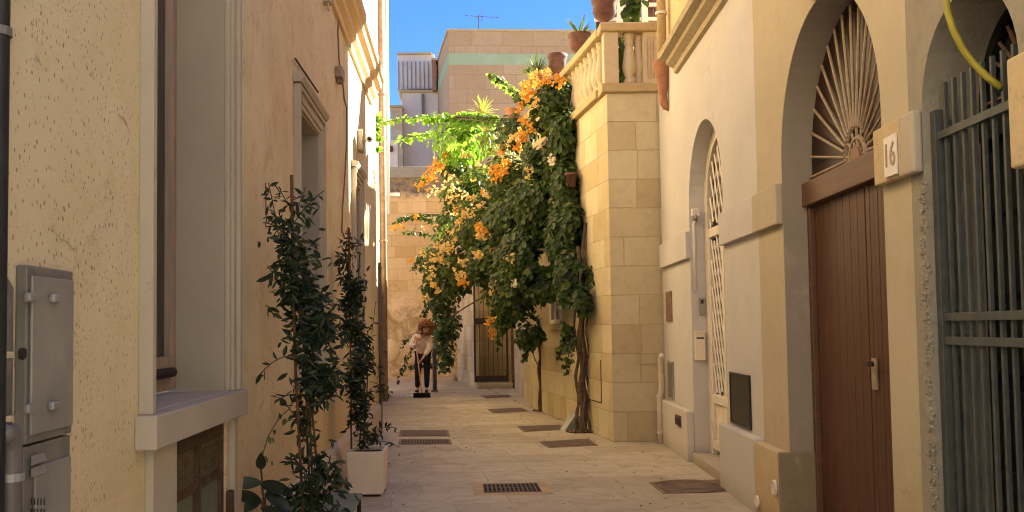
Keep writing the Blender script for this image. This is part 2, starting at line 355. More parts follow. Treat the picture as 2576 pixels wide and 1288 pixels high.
M = dict(
 left=m_left(), ground=m_ground(),
 trimL=plaster('trim_stone', (.50, .435, .33), (.43, .36, .25), .3, 1.0, bump=.15),
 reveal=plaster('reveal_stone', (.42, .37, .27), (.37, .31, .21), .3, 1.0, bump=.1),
 plinthL=plaster('left_plinth', (.64, .55, .40), (.50, .40, .26), .5, 1.5, bump=.3),
 white=plaster('white_plaster', (.60, .575, .535), (.54, .48, .39), .5, .9, blotch=(.57, .53, .45), bump=.25, streak=.3, low=.5),
 cream=plaster('cream_plaster', (.52, .45, .31), (.40, .32, .19), .5, .9, blotch=(.485, .41, .27), bump=.3, streak=.3, low=.9),
 buff=plaster('buff_plaster', (.62, .51, .33), (.48, .36, .20), .5, 1.4, bump=.3, low=.8),
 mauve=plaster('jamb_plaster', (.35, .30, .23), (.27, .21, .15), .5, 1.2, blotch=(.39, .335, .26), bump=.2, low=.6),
 dirty=plaster('damp_plaster', (.28, .23, .145), (.17, .13, .08), .7, 2.0, blotch=(.36, .30, .20), bump=.4),
 rough=plaster('rough_render', (.32, .29, .22), (.17, .135, .09), .8, 5.0, blotch=(.39, .355, .27), bump=1.0),
 block=plaster('number_stone', (.60, .47, .27), (.30, .20, .10), .6, 9.0, bump=.6),
 upper=plaster('yellow_plaster', (.66, .52, .27), (.52, .39, .20), .4, 1.0, bump=.2),
 corn=plaster('cornice_stone', (.46, .38, .24), (.18, .145, .10), .75, 4.0, bump=.8),
 cornL=plaster('left_cornice_stone', (.76, .56, .30), (.58, .38, .18), .3, 1.5, bump=.2),
 ash=ashlar('pillar_ashlar', (.44, .345, .19), (.62, .55, .36), (.36, .265, .14), .62, .355, var=.45, msize=.006, mfac=1),
 terr=ashlar('terrace_ashlar', (.46, .34, .17), (.64, .54, .32), (.34, .23, .11), .5, .36, var=.45, msize=.008, mfac=1),
 end=ashlar('end_wall_stone', (.60, .38, .14), (.74, .52, .24), (.42, .26, .11), .55, .3, erode=2.4, dark=4.95),
 far=ashlar('far_house_stone', (.38, .255, .13), (.48, .345, .19), (.27, .18, .10), 1.05, .5, var=.3, mfac=.7, msize=.015),
 green=plaster('green_paint', (.36, .44, .26), (.42, .44, .28), .3, 2.0, bump=.2),
 fwhite=plaster('weathered_white', (.68, .61, .50), (.44, .37, .27), .6, 1.5, bump=.3, streak=.5),
 balu=plaster('baluster_stone', (.58, .48, .31), (.36, .28, .17), .5, 6.0, bump=.3),
 coping=plaster('coping_stone', (.50, .38, .20), (.22, .17, .10), .7, 5.0, bump=.5),
 door=wood('brown_door_wood', (.085, .030, .012)),
 beam=wood('beam_wood', (.13, .062, .032), 'x'),
 wframe=wood('window_wood', (.36, .26, .18), 'z', .6, .1),
 fan=plain('fanlight_paint', (.34, .26, .175), .6, .3, 20),
 fback=plain('fanlight_back', (.035, .014, .008), .5, .6, 3),
 hub=plain('fanlight_hub', (.22, .13, .07), .6, .3, 10),
 dark=plain('dark_void', (.012, .010, .008), .9, .2),
 glass=plain('dark_glass', (.02, .022, .022), .12, .2, 2, spec=.6),
 glass2=plain('pale_glass', (.10, .10, .09), .2, .2, 2, spec=.5),
 dgreen=plain('dark_green_paint', (.008, .010, .008), .6, .5, 6),
 gate=plain('gate_paint', (.068, .076, .070), .55, .3, 15, metal=.0),
 cab=plain('cabinet_metal', (.30, .29, .245), .5, .25, 4, metal=.2),
 cab2=plain('cabinet_metal_dark', (.19, .18, .15), .5, .3, 6, metal=.2),
 pipeg=plain('grey_pipe', (.135, .12, .105), .45, .3, 8),
 pipeb=plain('black_pipe', (.025, .025, .027), .5, .3, 8),
 pipec=plain('cream_pipe', (.70, .60, .44), .5, .15, 8),
 pipet=plain('tan_pipe', (.36, .26, .17), .6, .3, 8),
 terra=plain('terracotta', (.36, .17, .09), .8, .3, 9),
 terrad=plain('dark_terracotta', (.13, .06, .04), .7, .5, 9),
 rust=plain('rusty_metal', (.10, .055, .03), .8, .6, 12, bump=.5),
 iron=plain('brown_iron', (.035, .022, .016), .7, .4, 12),
 mesh=plain('wire_mesh', (.17, .12, .07), .7, .4, 20),
 verd=plaster('verdigris_paint', (.16, .19, .13), (.12, .055, .025), .9, 7.0, bump=.4),
 whitep=plain('white_paint', (.70, .63, .50), .5, .12, 6),
 bwhite=plain('bright_white', (.74, .70, .62), .5, .08, 6),
 blackp=plain('black_panel', (.02, .019, .015), .35, .3, 3),
 cover=plain('cast_cover', (.13, .092, .066), .65, .35, 7, bump=.4),
 cover2=plain('cover_frame', (.24, .165, .105), .7, .3, 7, bump=.4),
 curb=plain('grate_surround', (.50, .37, .22), .8, .25, 5, bump=.4),
 planter=plain('planter_cream', (.80, .70, .52), .6, .1, 3),
 soil=plain('soil', (.06, .04, .025), .95, .5, 20, bump=1),
 table=plain('green_table', (.16, .20, .13), .4, .2, 5),
 bark=plain('bark', (.13, .085, .05), .9, .5, 18, bump=1),
 stem=plain('stem', (.10, .055, .03), .8, .4, 18),
 stake=plain('stake', (.16, .065, .03), .8, .4, 18),
 hose=plain('yellow_hose', (.30, .255, .025), .45, .15, 5),
 cable=plain('grey_cable', (.22, .15, .09), .7, .3, 8),
 skin=plain('skin', (.52, .30, .20), .55, .08, 8),
 pink=plain('pink_top', (.78, .62, .48), .9, .12, 9, bump=.4),
 jeans=plain('black_jeans', (.013, .013, .016), .85, .3, 14),
 hair=plain('auburn_hair', (.34, .14, .05), .7, .6, 45, bump=1),
 shoe=plain('shoe', (.02, .02, .02), .6, .2),
 handle=plain('broom_handle', (.55, .28, .15), .5, .1),
 bristle=plain('broom_black', (.012, .012, .012), .8, .2, 30),
 post=plain('post_grey', (.15, .14, .125), .5, .3, 8, metal=.3),
 lw=leafm('climber_leaf', (.008, .018, .007), (.028, .048, .016), .12),
 lb=leafm('bougainvillea_leaf', (.005, .017, .004), (.055, .105, .016), .35),
 ll=leafm('young_leaf', (.10, .24, .02), (.22, .40, .05), .5),
 ly=leafm('yellow_green_leaf', (.22, .28, .04), (.42, .40, .09), .5),
 la=leafm('agave_leaf', (.05, .09, .03), (.16, .22, .05), .15),
 lk=leafm('rubber_leaf', (.015, .022, .012), (.04, .055, .03), .05, .35),
 po=petal('orange_bract', (.62, .27, .03), (.72, .40, .08)),
 pp=petal('peach_bract', (.66, .44, .13), (.74, .56, .26)),
 pw=petal('white_bract', (.8, .68, .45), (.85, .78, .62)),
)

# ------------------------------------------------------------------ ground
g = MB().add([(-300,-300,0),(300,-300,0),(300,300,0),(-300,300,0)], [(0,1,2,3)])
tag(g.build('street', M['ground'], origin=(0,0,0)), kind='structure')

# ------------------------------------------------------------------ left house
H = thing('plastered_house', (-1.08, 5, 0), 'long ochre plastered house with pick marks and tall framed windows along the left side', 'house')
def Ly(u, v=825, d=0): return LF.at(u, v, d)
w1a, w1b, w1z0, w1z1 = 3.36, 4.44, 1.12, 3.9
w2a, w2b, w2z0, w2z1 = 6.43, 7.42, 1.12, 2.93
w3a, w3b, w3z0, w3z1 = 9.9, 10.55, 1.12, 2.95
da, db, dz1 = 3.60, 4.46, .98
wl = MB().wall(LF, .6, 12.8, -.1, 4.6, [rect(w1a,w1b,w1z0,w1z1), rect(w2a,w2b,w2z0,w2z1), rect(w3a,w3b,w3z0,w3z1), rect(da,db,0.02,dz1)], .42)
wl.build('wall', M['left'], H)
MB().fb(LF, .6, 12.8, 4.603, 6.6, -.42, -.02).build('upper_wall', M['cornL'], H)
MB().box(-7, -1.52, .6, 12.8, 6.4, 6.6).build('roof', M['corn'], H)
MB().box(-7, -1.503, 12.4, 12.797, -.1, 6.398).build('end_wall', M['left'], H)
MB().prof(LF, .6, 12.03, [(0,4.25),(.03,4.25),(.035,4.31),(.08,4.35),(.085,4.42),(.14,4.46),(.15,4.52),(.18,4.54),(.18,4.63),(0,4.7)]).build('cornice', M['cornL'], H)
# plinth in front of the foot of the wall, interrupted by the cellar shutter
pl = MB().prof(LF, 4.76, 12.83, [(0,-.05),(.045,-.05),(.045,.36),(.03,.39),(0,.41)])
pl.build('plinth', M['plinthL'], H)
def left_window(a0, a1, z0, z1, label, fw=.13, hood=False, sillw=.1):
    W = MB()
    # moulded surround: three stepped bands, left, right, top
    for (o0, o1, d1) in ((0, .035, .02), (.035, .09, .032), (.09, fw, .05)):
        W.fb(LF, a0-o1, a0-o0, z0, z1+o1, .0, d1); W.fb(LF, a1+o0, a1+o1, z0, z1+o1, .0, d1)
        W.fb(LF, a0-o0, a1+o0, z1+o0, z1+o1, .0, d1)
    wo = W.build('window', M['trimL'], H, bev=.004); tag(wo, label)
    # reveal lining
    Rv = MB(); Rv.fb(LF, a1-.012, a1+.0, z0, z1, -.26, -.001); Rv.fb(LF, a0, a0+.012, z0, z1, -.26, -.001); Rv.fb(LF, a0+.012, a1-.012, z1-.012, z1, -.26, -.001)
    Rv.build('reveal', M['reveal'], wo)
    S = MB(); S.fb(LF, a0-fw-.04, a1+fw-.0+.01, z0-.115, z0, 0, .076); S.fb(LF, a0+.012, a1-.012, z0-.03, z0+.002, -.26, -.001)
    S.build('sill', M['trimL'], wo, bev=.006)
    F = MB()
    for (x0, x1, y0, y1) in ((a0+.012,a0+.075,z0+.02,z1-.012),(a1-.16,a1-.10,z0+.02,z1-.012),(a0+.075,a1-.16,z0+.02,z0+.17),(a0+.075,a1-.16,z1-.1,z1-.012),((a0+a1)/2-.06,(a0+a1)/2-.0,z0+.17,z1-.1)):
        F.fb(LF, x0, x1, y0, y1, -.26, -.20)
    F.fb(LF, a1-.10, a1-.012, z0+.02, z1-.012, -.26, -.225)
    F.build('frame', M['wframe'], wo, bev=.004)
    MB().fb(LF, a0+.075, a1-.16, z0+.17, z1-.1, -.245, -.235).build('pane', M['glass'], wo)
    B = MB(); B.tube([LF.P(a0+.08, -.185, z0+.10), LF.P(a1-.20, -.185, z0+.10)], .022, 10); B.build('draught_roll', M['iron'], wo, smooth=True)
    if hood:
        Hd = MB(); Hd.prof(LF, a0-fw-.02, a1+fw+.02, [(0, z1+fw+.01),(.055, z1+fw+.01),(.075, z1+fw+.04),(.075, z1+fw+.06),(0, z1+fw+.08)])
        Hd.build('hood', M['trimL'], wo)
    return wo
left_window(w1a, w1b, w1z0, w1z1, 'tall near window with deep reveal and broad sill')
left_window(w2a, w2b, w2z0, w2z1, 'window behind the climbing plant', fw=.12, hood=True)
left_window(w3a, w3b, w3z0, w3z1, 'sunlit window near the corner', fw=.12, hood=True)
# cellar shutter under the first window
C_ = MB(); C_.fb(LF, da, da+.05, .02, dz1, -.12, -.012); C_.fb(LF, db-.05, db, .02, dz1, -.12, -.012); C_.fb(LF, da+.05, db-.05, dz1-.06, dz1, -.12, -.012); C_.fb(LF, (da+db)/2-.03, (da+db)/2+.03, .02, dz1-.06, -.12, -.008)
cs = C_.build('cellar_shutter', M['rust'], H, bev=.003); tag(cs, 'rusty double cellar shutter with wire mesh tops')
md = (da+db)/2
for x0, x1 in ((da+.05, md-.03), (md+.03, db-.05)):
    MB().fb(LF, x0, x1, .02, .75, -.06, -.03).build('panel', M['verd'], cs)
    B = MB(); n = int((x1-x0)/.022)
    for i in range(n+1): B.fb(LF, x0+i*(x1-x0)/n-.004, x0+i*(x1-x0)/n+.004, .77, dz1-.06, -.032, -.027)
    m = 11
    for i in range(m+1): z = .775+i*(dz1-.07-.775)/m; B.fb(LF, x0, x1, z-.004, z+.004, -.026, -.021)
    B.build('grille', M['mesh'], cs)
    MB().fb(LF, x0, x1, .75, dz1-.06, -.06, -.05).build('backing', M['dark'], cs)
    MB().fb(LF, x0, x1, .735, .772, -.028, -.014).build('rail', M['rust'], cs)
MB().fb(LF, db-.02, db+.035, .42, .66, .002, .03).build('hinge', M['rust'], cs, bev=.004)
MB().fb(LF, da-.3, da-.02, -.02, 1.004, 0, .03).build('pilaster', M['trimL'], H, bev=.004)
MB().fb(LF, db+.04, db+.1, -.02, 1.004, 0, .03).build('pilaster', M['trimL'], H, bev=.004)

OB = thing('added_bounce_house', (0, -8, 0), 'unseen cream house added behind the viewpoint to bounce warm light into the alley', 'house')  # added out of view: bounces warm sunlight into the alley, blocks cool sky
MB().wall(Fr(0, -7.0, 1, 0, -1), -9, 9, -.1, 9, [rect(x, x+1.0, z, z+1.7) for x in (-6,-3,0,3,6) for z in (1.2, 4.8)], .4).build('wall', M['white'], OB)
MB().box(-9, 9, -12, -7.41, 8.6, 9.0).build('roof', M['corn'], OB)
for x in (-6,-3,0,3,6):
    for z in (1.2, 4.8): MB().box(x, x+1.0, -7.34, -7.3, z, z+1.7).build('shutter', M['dgreen'], OB)

# next house on the left, set back behind the corner
N = thing('set_back_house', (-1.54, 16, 0), 'narrow sunlit cream house wall set back beyond the left corner', 'house')
MB().box(-6, -1.54, 12.81, 20.0, -.1, 9.5).build('wall', M['cornL'], N)
MB().box(-1.535, -1.47, 19.7, 20.02, .0, 9.5).build('quoin', M['trimL'], N, bev=.01)
# pipes at that corner
def pipe(name, pts, r, mat, label, cat, n=12, brackets=(), bmat=None, fr=None, jx=None):
    o = MB().tube(pts, r, n).build(name, M[mat], None, smooth=True); tag(o, label, cat)
    for z, k in brackets:
        p = k
        b = MB().lathe((p[0], p[1], z), [(r*1.02,0),(r*1.25,0),(r*1.25,.03),(r*1.02,.03)], 12).build('bracket', M[bmat or mat], o)
    return o
pipe('drainpipe', [(-1.045,12.88,.0),(-1.045,12.88,2.3)], .022, 'pipeg', 'grey lower drainpipe at the far left corner behind the potted climber', 'pipe', brackets=[(.9,(-1.045,12.88)),(2.2,(-1.045,12.88))])
pipe('drainpipe', [(-1.44,18.6,.0),(-1.44,18.6,9.0)], .07, 'pipet', 'tan full-height drainpipe on the set back cream wall', 'pipe', brackets=[(3.1,(-1.44,18.6)),(6.0,(-1.44,18.6)),(1.2,(-1.44,18.6))])
pipe('conduit', [(-1.42,19.85,3.8),(-1.42,19.85,9.2)], .035, 'bwhite', 'white conduit running up the far edge of the set back wall', 'pipe')
b = MB().box(-1.42,-1.2,20.02,20.1,4.2,4.27).build('bracket', M['bwhite']); tag(b, 'short white bracket arm sticking out from the far left wall edge', 'bracket')

# ------------------------------------------------------------------ right houses (one line of wall)
imp_z0, imp_z1 = 2.09, 2.37
sa0, sa1 = 8.33, 9.85            # lattice door arch
ba0, ba1 = 4.80, 6.55            # brown door arch
ga0, ga1 = 3.50, 4.33            # gated arch
W = thing('white_house', (2.4, 9, 0), 'white plastered house with a small arched lattice doorway next to the stone terrace', 'house')
MB().wall(RF, 7.18, 11.6, -.1, 4.38, [arch(sa0, sa1, .05, 2.6)], .5).build('wall', M['white'], W)
MB().fb(RF, 7.18, 11.6, 4.383, 7.3, -.5, -.03).build('upper_wall', M['upper'], W)
MB().fb(RF, 7.18, 11.6, 7.1, 7.3, -6, -.502).build('roof', M['corn'], W)
MB().fb(RF, 11.3, 11.597, -.1, 7.09, -6, -.503).build('end_wall', M['upper'], W)
MB().fb(RF, sa1, 11.55, imp_z0, imp_z1, 0, .045).build('impost', M['white'], W, bev=.006)
MB().fb(RF, 7.183, sa0, imp_z0, imp_z1, 0, .045).build('impost', M['white'], W, bev=.006)
MB().fb(RF, sa1+.0, 11.58, -.05, .52, 0, .075).build('plinth', M['white'], W, bev=.012)
MB().fb(RF, 7.183, sa0+.0, -.05, .55, 0, .085).build('plinth', M['white'], W, bev=.012)
cp = [(0,4.14),(.04,4.15),(.05,4.20),(.12,4.24),(.13,4.28),(.20,4.30),(.21,4.36),(.18,4.38),(0,4.45)]
MB().prof(RF, 7.18, 10.3, cp).build('cornice', M['corn'], W)
# upstairs shutter above the cornice
uw = MB(); uw.fb(RF, 9.3, 9.38, 4.95, 6.8, -.03, .03); uw.fb(RF, 10.2, 10.28, 4.95, 6.8, -.03, .03); uw.fb(RF, 9.38, 10.2, 6.7, 6.8, -.03, .03)
uo = uw.build('window', M['trimL'], W, bev=.004)
sh = MB()
for i in range(34): sh.fb(RF, 9.38, 10.2, 4.95+i*.051, 4.985+i*.051, -.02, .012)
sh.build('shutter', M['dgreen'], uo)
# lattice door
Z0 = .12; rd = -.15
Dr = MB(); r_ = (sa1-sa0)/2; c_ = (sa0+sa1)/2
def arch_ring(mb, a0, a1, z0, zs, wd, d0, d1, n=20, m=0):
    o = arch(a0, a1, z0, zs, n)[1:] + [(a0, z0)]; i_ = arch(a0+wd, a1-wd, z0, zs, n)[1:] + [(a0+wd, z0)]
    k = len(o); vs = []
    for d in (d0, d1):
        vs += [mb_fr.P(a, d, z) for a, z in o] + [mb_fr.P(a, d, z) for a, z in i_]
    fs = []
    for j in range(k-1):
        fs += [(j, j+1, k+j+1, k+j), (2*k+j, 3*k+j, 3*k+j+1, 2*k+j+1), (j, 2*k+j, 2*k+j+1, j+1), (k+j, k+j+1, 3*k+j+1, 3*k+j)]
    fs += [(0, k, 3*k, 2*k), (k-1, 3*k-1, 4*k-1, 2*k-1)]
    mb.add(vs, fs, m)
mb_fr = RF
arch_ring(Dr, sa0+.002, sa1-.002, .1, 2.6, .14, rd-.06, rd)
do = Dr.build('door', M['whitep'], W, bev=.006); tag(do, 'white framed arched door with criss-cross iron lattice')
F_ = MB()
for z in (.16, .62, 2.28): F_.fb(RF, sa0+.142, sa1-.142, z, z+.09, rd-.05, rd-.005)
F_.fb(RF, c_-.04, c_+.04, .25, 2.28, rd-.05, rd-.006)
F_.fb(RF, sa0+.142, sa0+.2, .25, 2.28, rd-.05, rd-.006); F_.fb(RF, sa1-.2, sa1-.142, .25, 2.28, rd-.05, rd-.006)
F_.build('frame', M['whitep'], do, bev=.004)
La = MB()
def clipseg(p, q, a0, a1, z0, z1, top=None):
    n = 60; ins = []
    for i in range(n+1):
        t = i/n; a = p[0]+(q[0]-p[0])*t; z = p[1]+(q[1]-p[1])*t
        ok = a0 <= a <= a1 and z0 <= z <= z1
        if ok and top and z > top[1]: ok = (a-top[0])**2+(z-top[1])**2 <= top[2]**2
        if ok: ins.append((a, z))
    return (ins[0], ins[-1]) if len(ins) > 1 else None
for (x0, x1) in ((sa0+.2, c_-.04), (c_+.04, sa1-.2)):
    for sgn in (1, -1):
        k = -2.0
        while k < 5:
            sg = clipseg((x0-.5, k), (x1+.5, k+sgn*(x1-x0+1)*2.2), x0, x1, .71, 2.28)
            if sg: La.tube([RF.P(sg[0][0], rd-.03+sgn*.006, sg[0][1]), RF.P(sg[1][0], rd-.03+sgn*.006, sg[1][1])], .011, 4)
            k += .26
for sgn in (1, -1):
    k = -3.0
    while k < 6:
        sg = clipseg((sa0-.5, k), (sa1+.5, k+sgn*2.5*2.0), sa0+.14, sa1-.14, 2.37, 4, (c_, 2.6, r_-.15))
        if sg: La.tube([RF.P(sg[0][0], rd-.03+sgn*.006, sg[0][1]), RF.P(sg[1][0], rd-.03+sgn*.006, sg[1][1])], .011, 4)
        k += .3
La.build('lattice', M['whitep'], do)
MB().fb(RF, sa0+.142, sa1-.142, .25, 3.3, rd-.12, rd-.10).build('pane', M['glass2'], do)
MB().fb(RF, sa0+.142, sa1-.142, .25, .62, rd-.045, rd-.03).build('kick_panel', M['whitep'], do)
MB().fb(RF, sa0, sa1, -.02, .1, -.4, .03).build('doorstep', M['trimL'], W, bev=.01)
MB().fb(RF, sa0-.2, sa1+.2, -.1, 3.6, -.9, -.52).build('inner_wall', M['dark'], W)

Cm = thing('cream_house', (2.2, 5.8, 0), 'cream plastered house with an arched brown door numbered sixteen', 'house')
MB().wall(RF, 4.47, 7.177, -.1, 4.38, [arch(ba0, ba1, .0, 2.49, 28)], .5).build('wall', M['cream'], Cm)
MB().fb(RF, 4.47, 7.177, 4.383, 5.9, -.5, -.03).build('upper_wall', M['upper'], Cm)
MB().fb(RF, 4.47, 7.177, 5.7, 5.9, -6, -.502).build('roof', M['corn'], Cm)
MB().prof(RF, 4.47, 7.177, cp).build('cornice', M['corn'], Cm)
MB().fb(RF, ba1, 7.18, imp_z0, imp_z1, 0, .045).build('impost', M['cream'], Cm, bev=.006)
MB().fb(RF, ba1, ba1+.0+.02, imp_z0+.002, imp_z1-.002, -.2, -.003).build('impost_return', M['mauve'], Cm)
MB().fb(RF, 4.478, ba0, imp_z0, imp_z1, 0, .045).build('impost', M['block'], Cm, bev=.008)
MB().fb(RF, ba1, 7.18, -.05, .53, 0, .08).build('plinth', M['buff'], Cm, bev=.012)
MB().fb(RF, 4.478, ba0-.003, -.05, .42, 0, .08).build('plinth', M['buff'], Cm, bev=.02)
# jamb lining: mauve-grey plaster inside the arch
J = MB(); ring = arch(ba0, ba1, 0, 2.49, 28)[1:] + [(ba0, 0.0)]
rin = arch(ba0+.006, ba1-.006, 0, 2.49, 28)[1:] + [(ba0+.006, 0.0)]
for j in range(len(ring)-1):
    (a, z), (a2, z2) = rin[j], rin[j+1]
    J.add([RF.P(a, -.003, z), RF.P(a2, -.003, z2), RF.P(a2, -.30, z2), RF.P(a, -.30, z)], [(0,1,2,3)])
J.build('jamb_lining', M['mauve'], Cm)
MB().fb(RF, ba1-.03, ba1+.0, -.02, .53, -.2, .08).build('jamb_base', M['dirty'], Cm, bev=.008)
ks = MB().prof(RF, 5.46, 5.76, [(0,3.38),(.05,3.38),(.08,3.41),(.08,3.44),(.13,3.5),(.13,3.72),(0,3.72)]); ks.build('keystone', M['cream'], Cm, bev=.006)
# brown door
dd = -.18
T = MB(); T.fb(RF, ba0+.008, ba1-.008, 2.20, 2.36, dd-.08, dd+.05)
T.fb(RF, ba0+.008, ba0+.08, .02, 2.2, dd-.06, dd+.03); T.fb(RF, ba1-.06, ba1-.008, .02, 2.2, dd-.06, dd+.02)
bd = T.build('door', M['beam'], Cm, bev=.006); tag(bd, 'tall brown plank door under a rayed fanlight')
mid = 5.56
for x0, x1 in ((ba0+.083, mid-.007), (mid+.007, ba1-.083)):
    B = MB(); n = max(2, int(round((x1-x0)/.062))); wdt = (x1-x0)/n
    for i in range(n): B.fb(RF, x0+i*wdt+.0012, x0+(i+1)*wdt-.0012, .02, 2.198, dd-.05, dd-.008 - .0015*(i % 2))
    B.fb(RF, x0, x1, .03, 2.19, dd-.06, dd-.052)
    B.build('leaf', M['door'], bd, bev=.003)
B = MB(); B.fb(RF, mid-.12, mid-.05, 1.02, 1.20, dd-.008, dd+.006); lk = B.build('lock_plate', M['fan'], bd, bev=.003)
MB().tube([RF.P(mid-.085, dd+.004, 1.17), RF.P(mid-.085, dd+.05, 1.17), RF.P(mid-.19, dd+.05, 1.165)], .01, 8).build('handle', M['iron'], lk, smooth=True)
# fanlight
cz = 2.48; rc = (ba0+ba1)/2; rr = (ba1-ba0)/2
B = MB(); B.fb(RF, ba0+.008, ba1-.008, 2.362, 2.478, dd-.036, dd-.026); B.fpoly(RF, [(rc+(rr-.008)*math.cos(math.pi*i/28), cz+(rr-.01)*math.sin(math.pi*i/28)) for i in range(29)], dd-.035, dd-.025)
fo = B.build('fanlight', M['fback'], bd)
B = MB(); nray = 19
for i in range(nray):
    q = math.pi*(i+.0)/(nray-1); q = min(max(q, .02), math.pi-.02)
    p0 = (rc+.19*math.cos(q), cz-.09+.19*math.sin(q)); p1 = (rc+(rr-.03)*math.cos(q), cz-.10*(1-math.sin(q))+(rr-.04)*math.sin(q))
    B.tube([RF.P(p0[0], dd-.005, p0[1]), RF.P(p1[0], dd-.005, p1[1])], .0095, 6)
for rad in (.2, .13):
    B.tube([RF.P(rc+rad*math.cos(math.pi*i/18), dd-.02, cz-.10+rad*math.sin(math.pi*i/18)) for i in range(19)], .014, 6)
for i in range(7):
    q = math.pi*(i+.5)/7; B.tube([RF.P(rc+.02*math.cos(q), dd-.02, cz-.10+.02*math.sin(q)), RF.P(rc+.2*math.cos(q), dd-.02, cz-.10+.2*math.sin(q))], .009, 6)
B.build('ray_bars', M['fan'], fo)
B = MB(); B.fpoly(RF, [(rc+.075*math.cos(math.pi*i/12), cz-.10+.075*math.sin(math.pi*i/12)) for i in range(13)], dd-.03, dd+.0); B.build('hub', M['hub'], fo)
MB().fb(RF, ba0-.2, ba1+.2, -.1, 3.4, -.9, -.52).build('inner_wall', M['dark'], Cm)
MB().fb(RF, ba0, ba1, -.03, .02, -.3, .02).build('doorstep', M['curb'], Cm, bev=.006)

Gr = thing('grey_rendered_house', (2.1, 3, 0), 'rough grey rendered house front with a gated arch at the right edge', 'house')
MB().wall(RF, .2, 4.467, -.1, 5.9, [arch(ga0, ga1, .0, 2.36, 24)], .5).build('wall', M['rough'], Gr)
MB().fb(RF, .2, 4.467, 5.7, 5.9, -6, -.502).build('roof', M['corn'], Gr)
MB().fb(RF, ga1+.0, 4.476, imp_z0-.003, imp_z1+.003, 0, .047).build('impost', M['trimL'], Gr, bev=.012)
MB().fb(RF, 3.1, ga0, 1.96, 2.37, 0, .05).build('impost', M['block'], Gr, bev=.012)
# crumbling strip beside the gate: real lumps of mortar
cr = MB()
for i in range(620):
    z = R.uniform(0, 2.05); a = ga1+R.uniform(-.004, .05); s_ = R.uniform(.004, .013)
    c = RF.P(a, R.uniform(-.01, .008), z)
    vs = [c + Vector((R.uniform(.6,1)*s_*x, R.uniform(.6,1)*s_*y, R.uniform(.6,1.4)*s_*zz)) for x, y, zz in ((1,0,0),(-1,0,0),(0,1,0),(0,-1,0),(0,0,1),(0,0,-1))]
    cr.add(vs, [(0,2,4),(2,1,4),(1,3,4),(3,0,4),(2,0,5),(1,2,5),(3,1,5),(0,3,5)])
cr.build('crumbling_mortar', M['rough'], Gr)
# door deep inside the arch
gd = -.25
B = MB(); mb_fr = RF
arch_ring(B, ga0+.005, ga1-.005, .0, 2.36, .05, gd-.05, gd, 24)
B.fb(RF, ga0+.055, ga1-.055, 2.2, 2.34, gd-.05, gd+.03)
B.fb(RF, ga0+.055, ga1-.055, .0, 2.2, gd-.045, gd-.02)
for i in range(6): B.fb(RF, ga0+.09, ga1-.09, .12+i*.35, .40+i*.35, gd-.02, gd+.005)
gdo = B.build('door', M['dgreen'], Gr, bev=.006); tag(gdo, 'dark door behind the bars with a rayed fanlight')
B = MB(); gc = (ga0+ga1)/2
for i in range(13):
    q = math.pi*i/12; B.tube([RF.P(gc+.06*math.cos(q), gd-.02, 2.38+.06*math.sin(q)), RF.P(gc+.36*math.cos(q), gd-.02, 2.38+.36*math.sin(q))], .008, 5)
B.build('fanlight', M['hub'], gdo)
MB().fb(RF, ga0-.1, ga1+.1, -.1, 3.0, -.9, -.52).build('inner_wall', M['dark'], Gr)

# iron gate in the arch
GT = thing('iron_gate', RF.P(3.9, -.06, 0), 'grey barred iron gate at the right edge closing the arched entrance', 'gate')
gx = -.06
B = MB(); B.fb(RF, ga1-.055, ga1-.01, .03, 2.36, gx-.03, gx+.03); B.build('post', M['gate'], GT, bev=.004)
for i in range(10):
    a = ga1-.105-i*.083
    if a < ga0+.01: break
    MB().fb(RF, a-.009, a+.009, .05, 2.47, gx-.009, gx+.009).build('bar', M['gate'], GT, bev=.002)
for z in (2.22, 1.405, 1.30, .12):
    MB().fb(RF, ga0+.01, ga1-.056, z, z+.036, gx+.010, gx+.022).build('rail', M['gate'], GT, bev=.002)
MB().fb(RF, ga1-.01, ga1+.05, 2.02, 2.10, gx-.03, gx+.02).build('hinge', M['gate'], GT, bev=.004)
# things seen between the bars
o = MB().hexa([RF.P(3.72,-.3,1.60),RF.P(3.86,-.3,1.66),RF.P(3.86,-.36,1.66),RF.P(3.72,-.36,1.60),RF.P(3.70,-.3,1.66),RF.P(3.82,-.3,1.73),RF.P(3.82,-.36,1.73),RF.P(3.70,-.36,1.66)]).build('cloth_bundle', M['corn'], bev=.01)
tag(o, 'small tan rag wedged behind the gate bars', 'rag')
# 16 plaque
pa0, pz = RF.at(2262, 400, .047)
P0, _ = RF.at(2228, 370, .047); P1, _ = RF.at(2258, 370, .047)
pq = MB().fb(RF, min(P0,P1), max(P0,P1), 2.105, 2.30, .047, .058).build('house_number', M['bwhite'], None, bev=.002)
tag(pq, 'white marble house number 16 on the stone block beside the brown door', 'house number')
fc = bpy.data.curves.new('numerals', 'FONT'); fc.body = '16'; fc.size = .165; fc.extrude = .002; fc.align_x = 'CENTER'; fc.align_y = 'CENTER'
ft = bpy.data.objects.new('numerals_tmp', fc); COL.objects.link(ft)
dg = bpy.context.evaluated_depsgraph_get(); tm = bpy.data.meshes.new_from_object(ft.evaluated_get(dg)); bpy.data.objects.remove(ft)
pw_ = abs(P1-P0); cc = (P0+P1)/2
fw_ = max(v.co.x for v in tm.vertices)-min(v.co.x for v in tm.vertices)
mbn = MB(); mbn.add([RF.P(cc - v.co.x*(pw_*.78/fw_), .060+v.co.z, 2.2025+v.co.y) for v in tm.vertices], [tuple(p.vertices) for p in tm.polygons])
mbn.build('numerals', M['pipet'], pq)

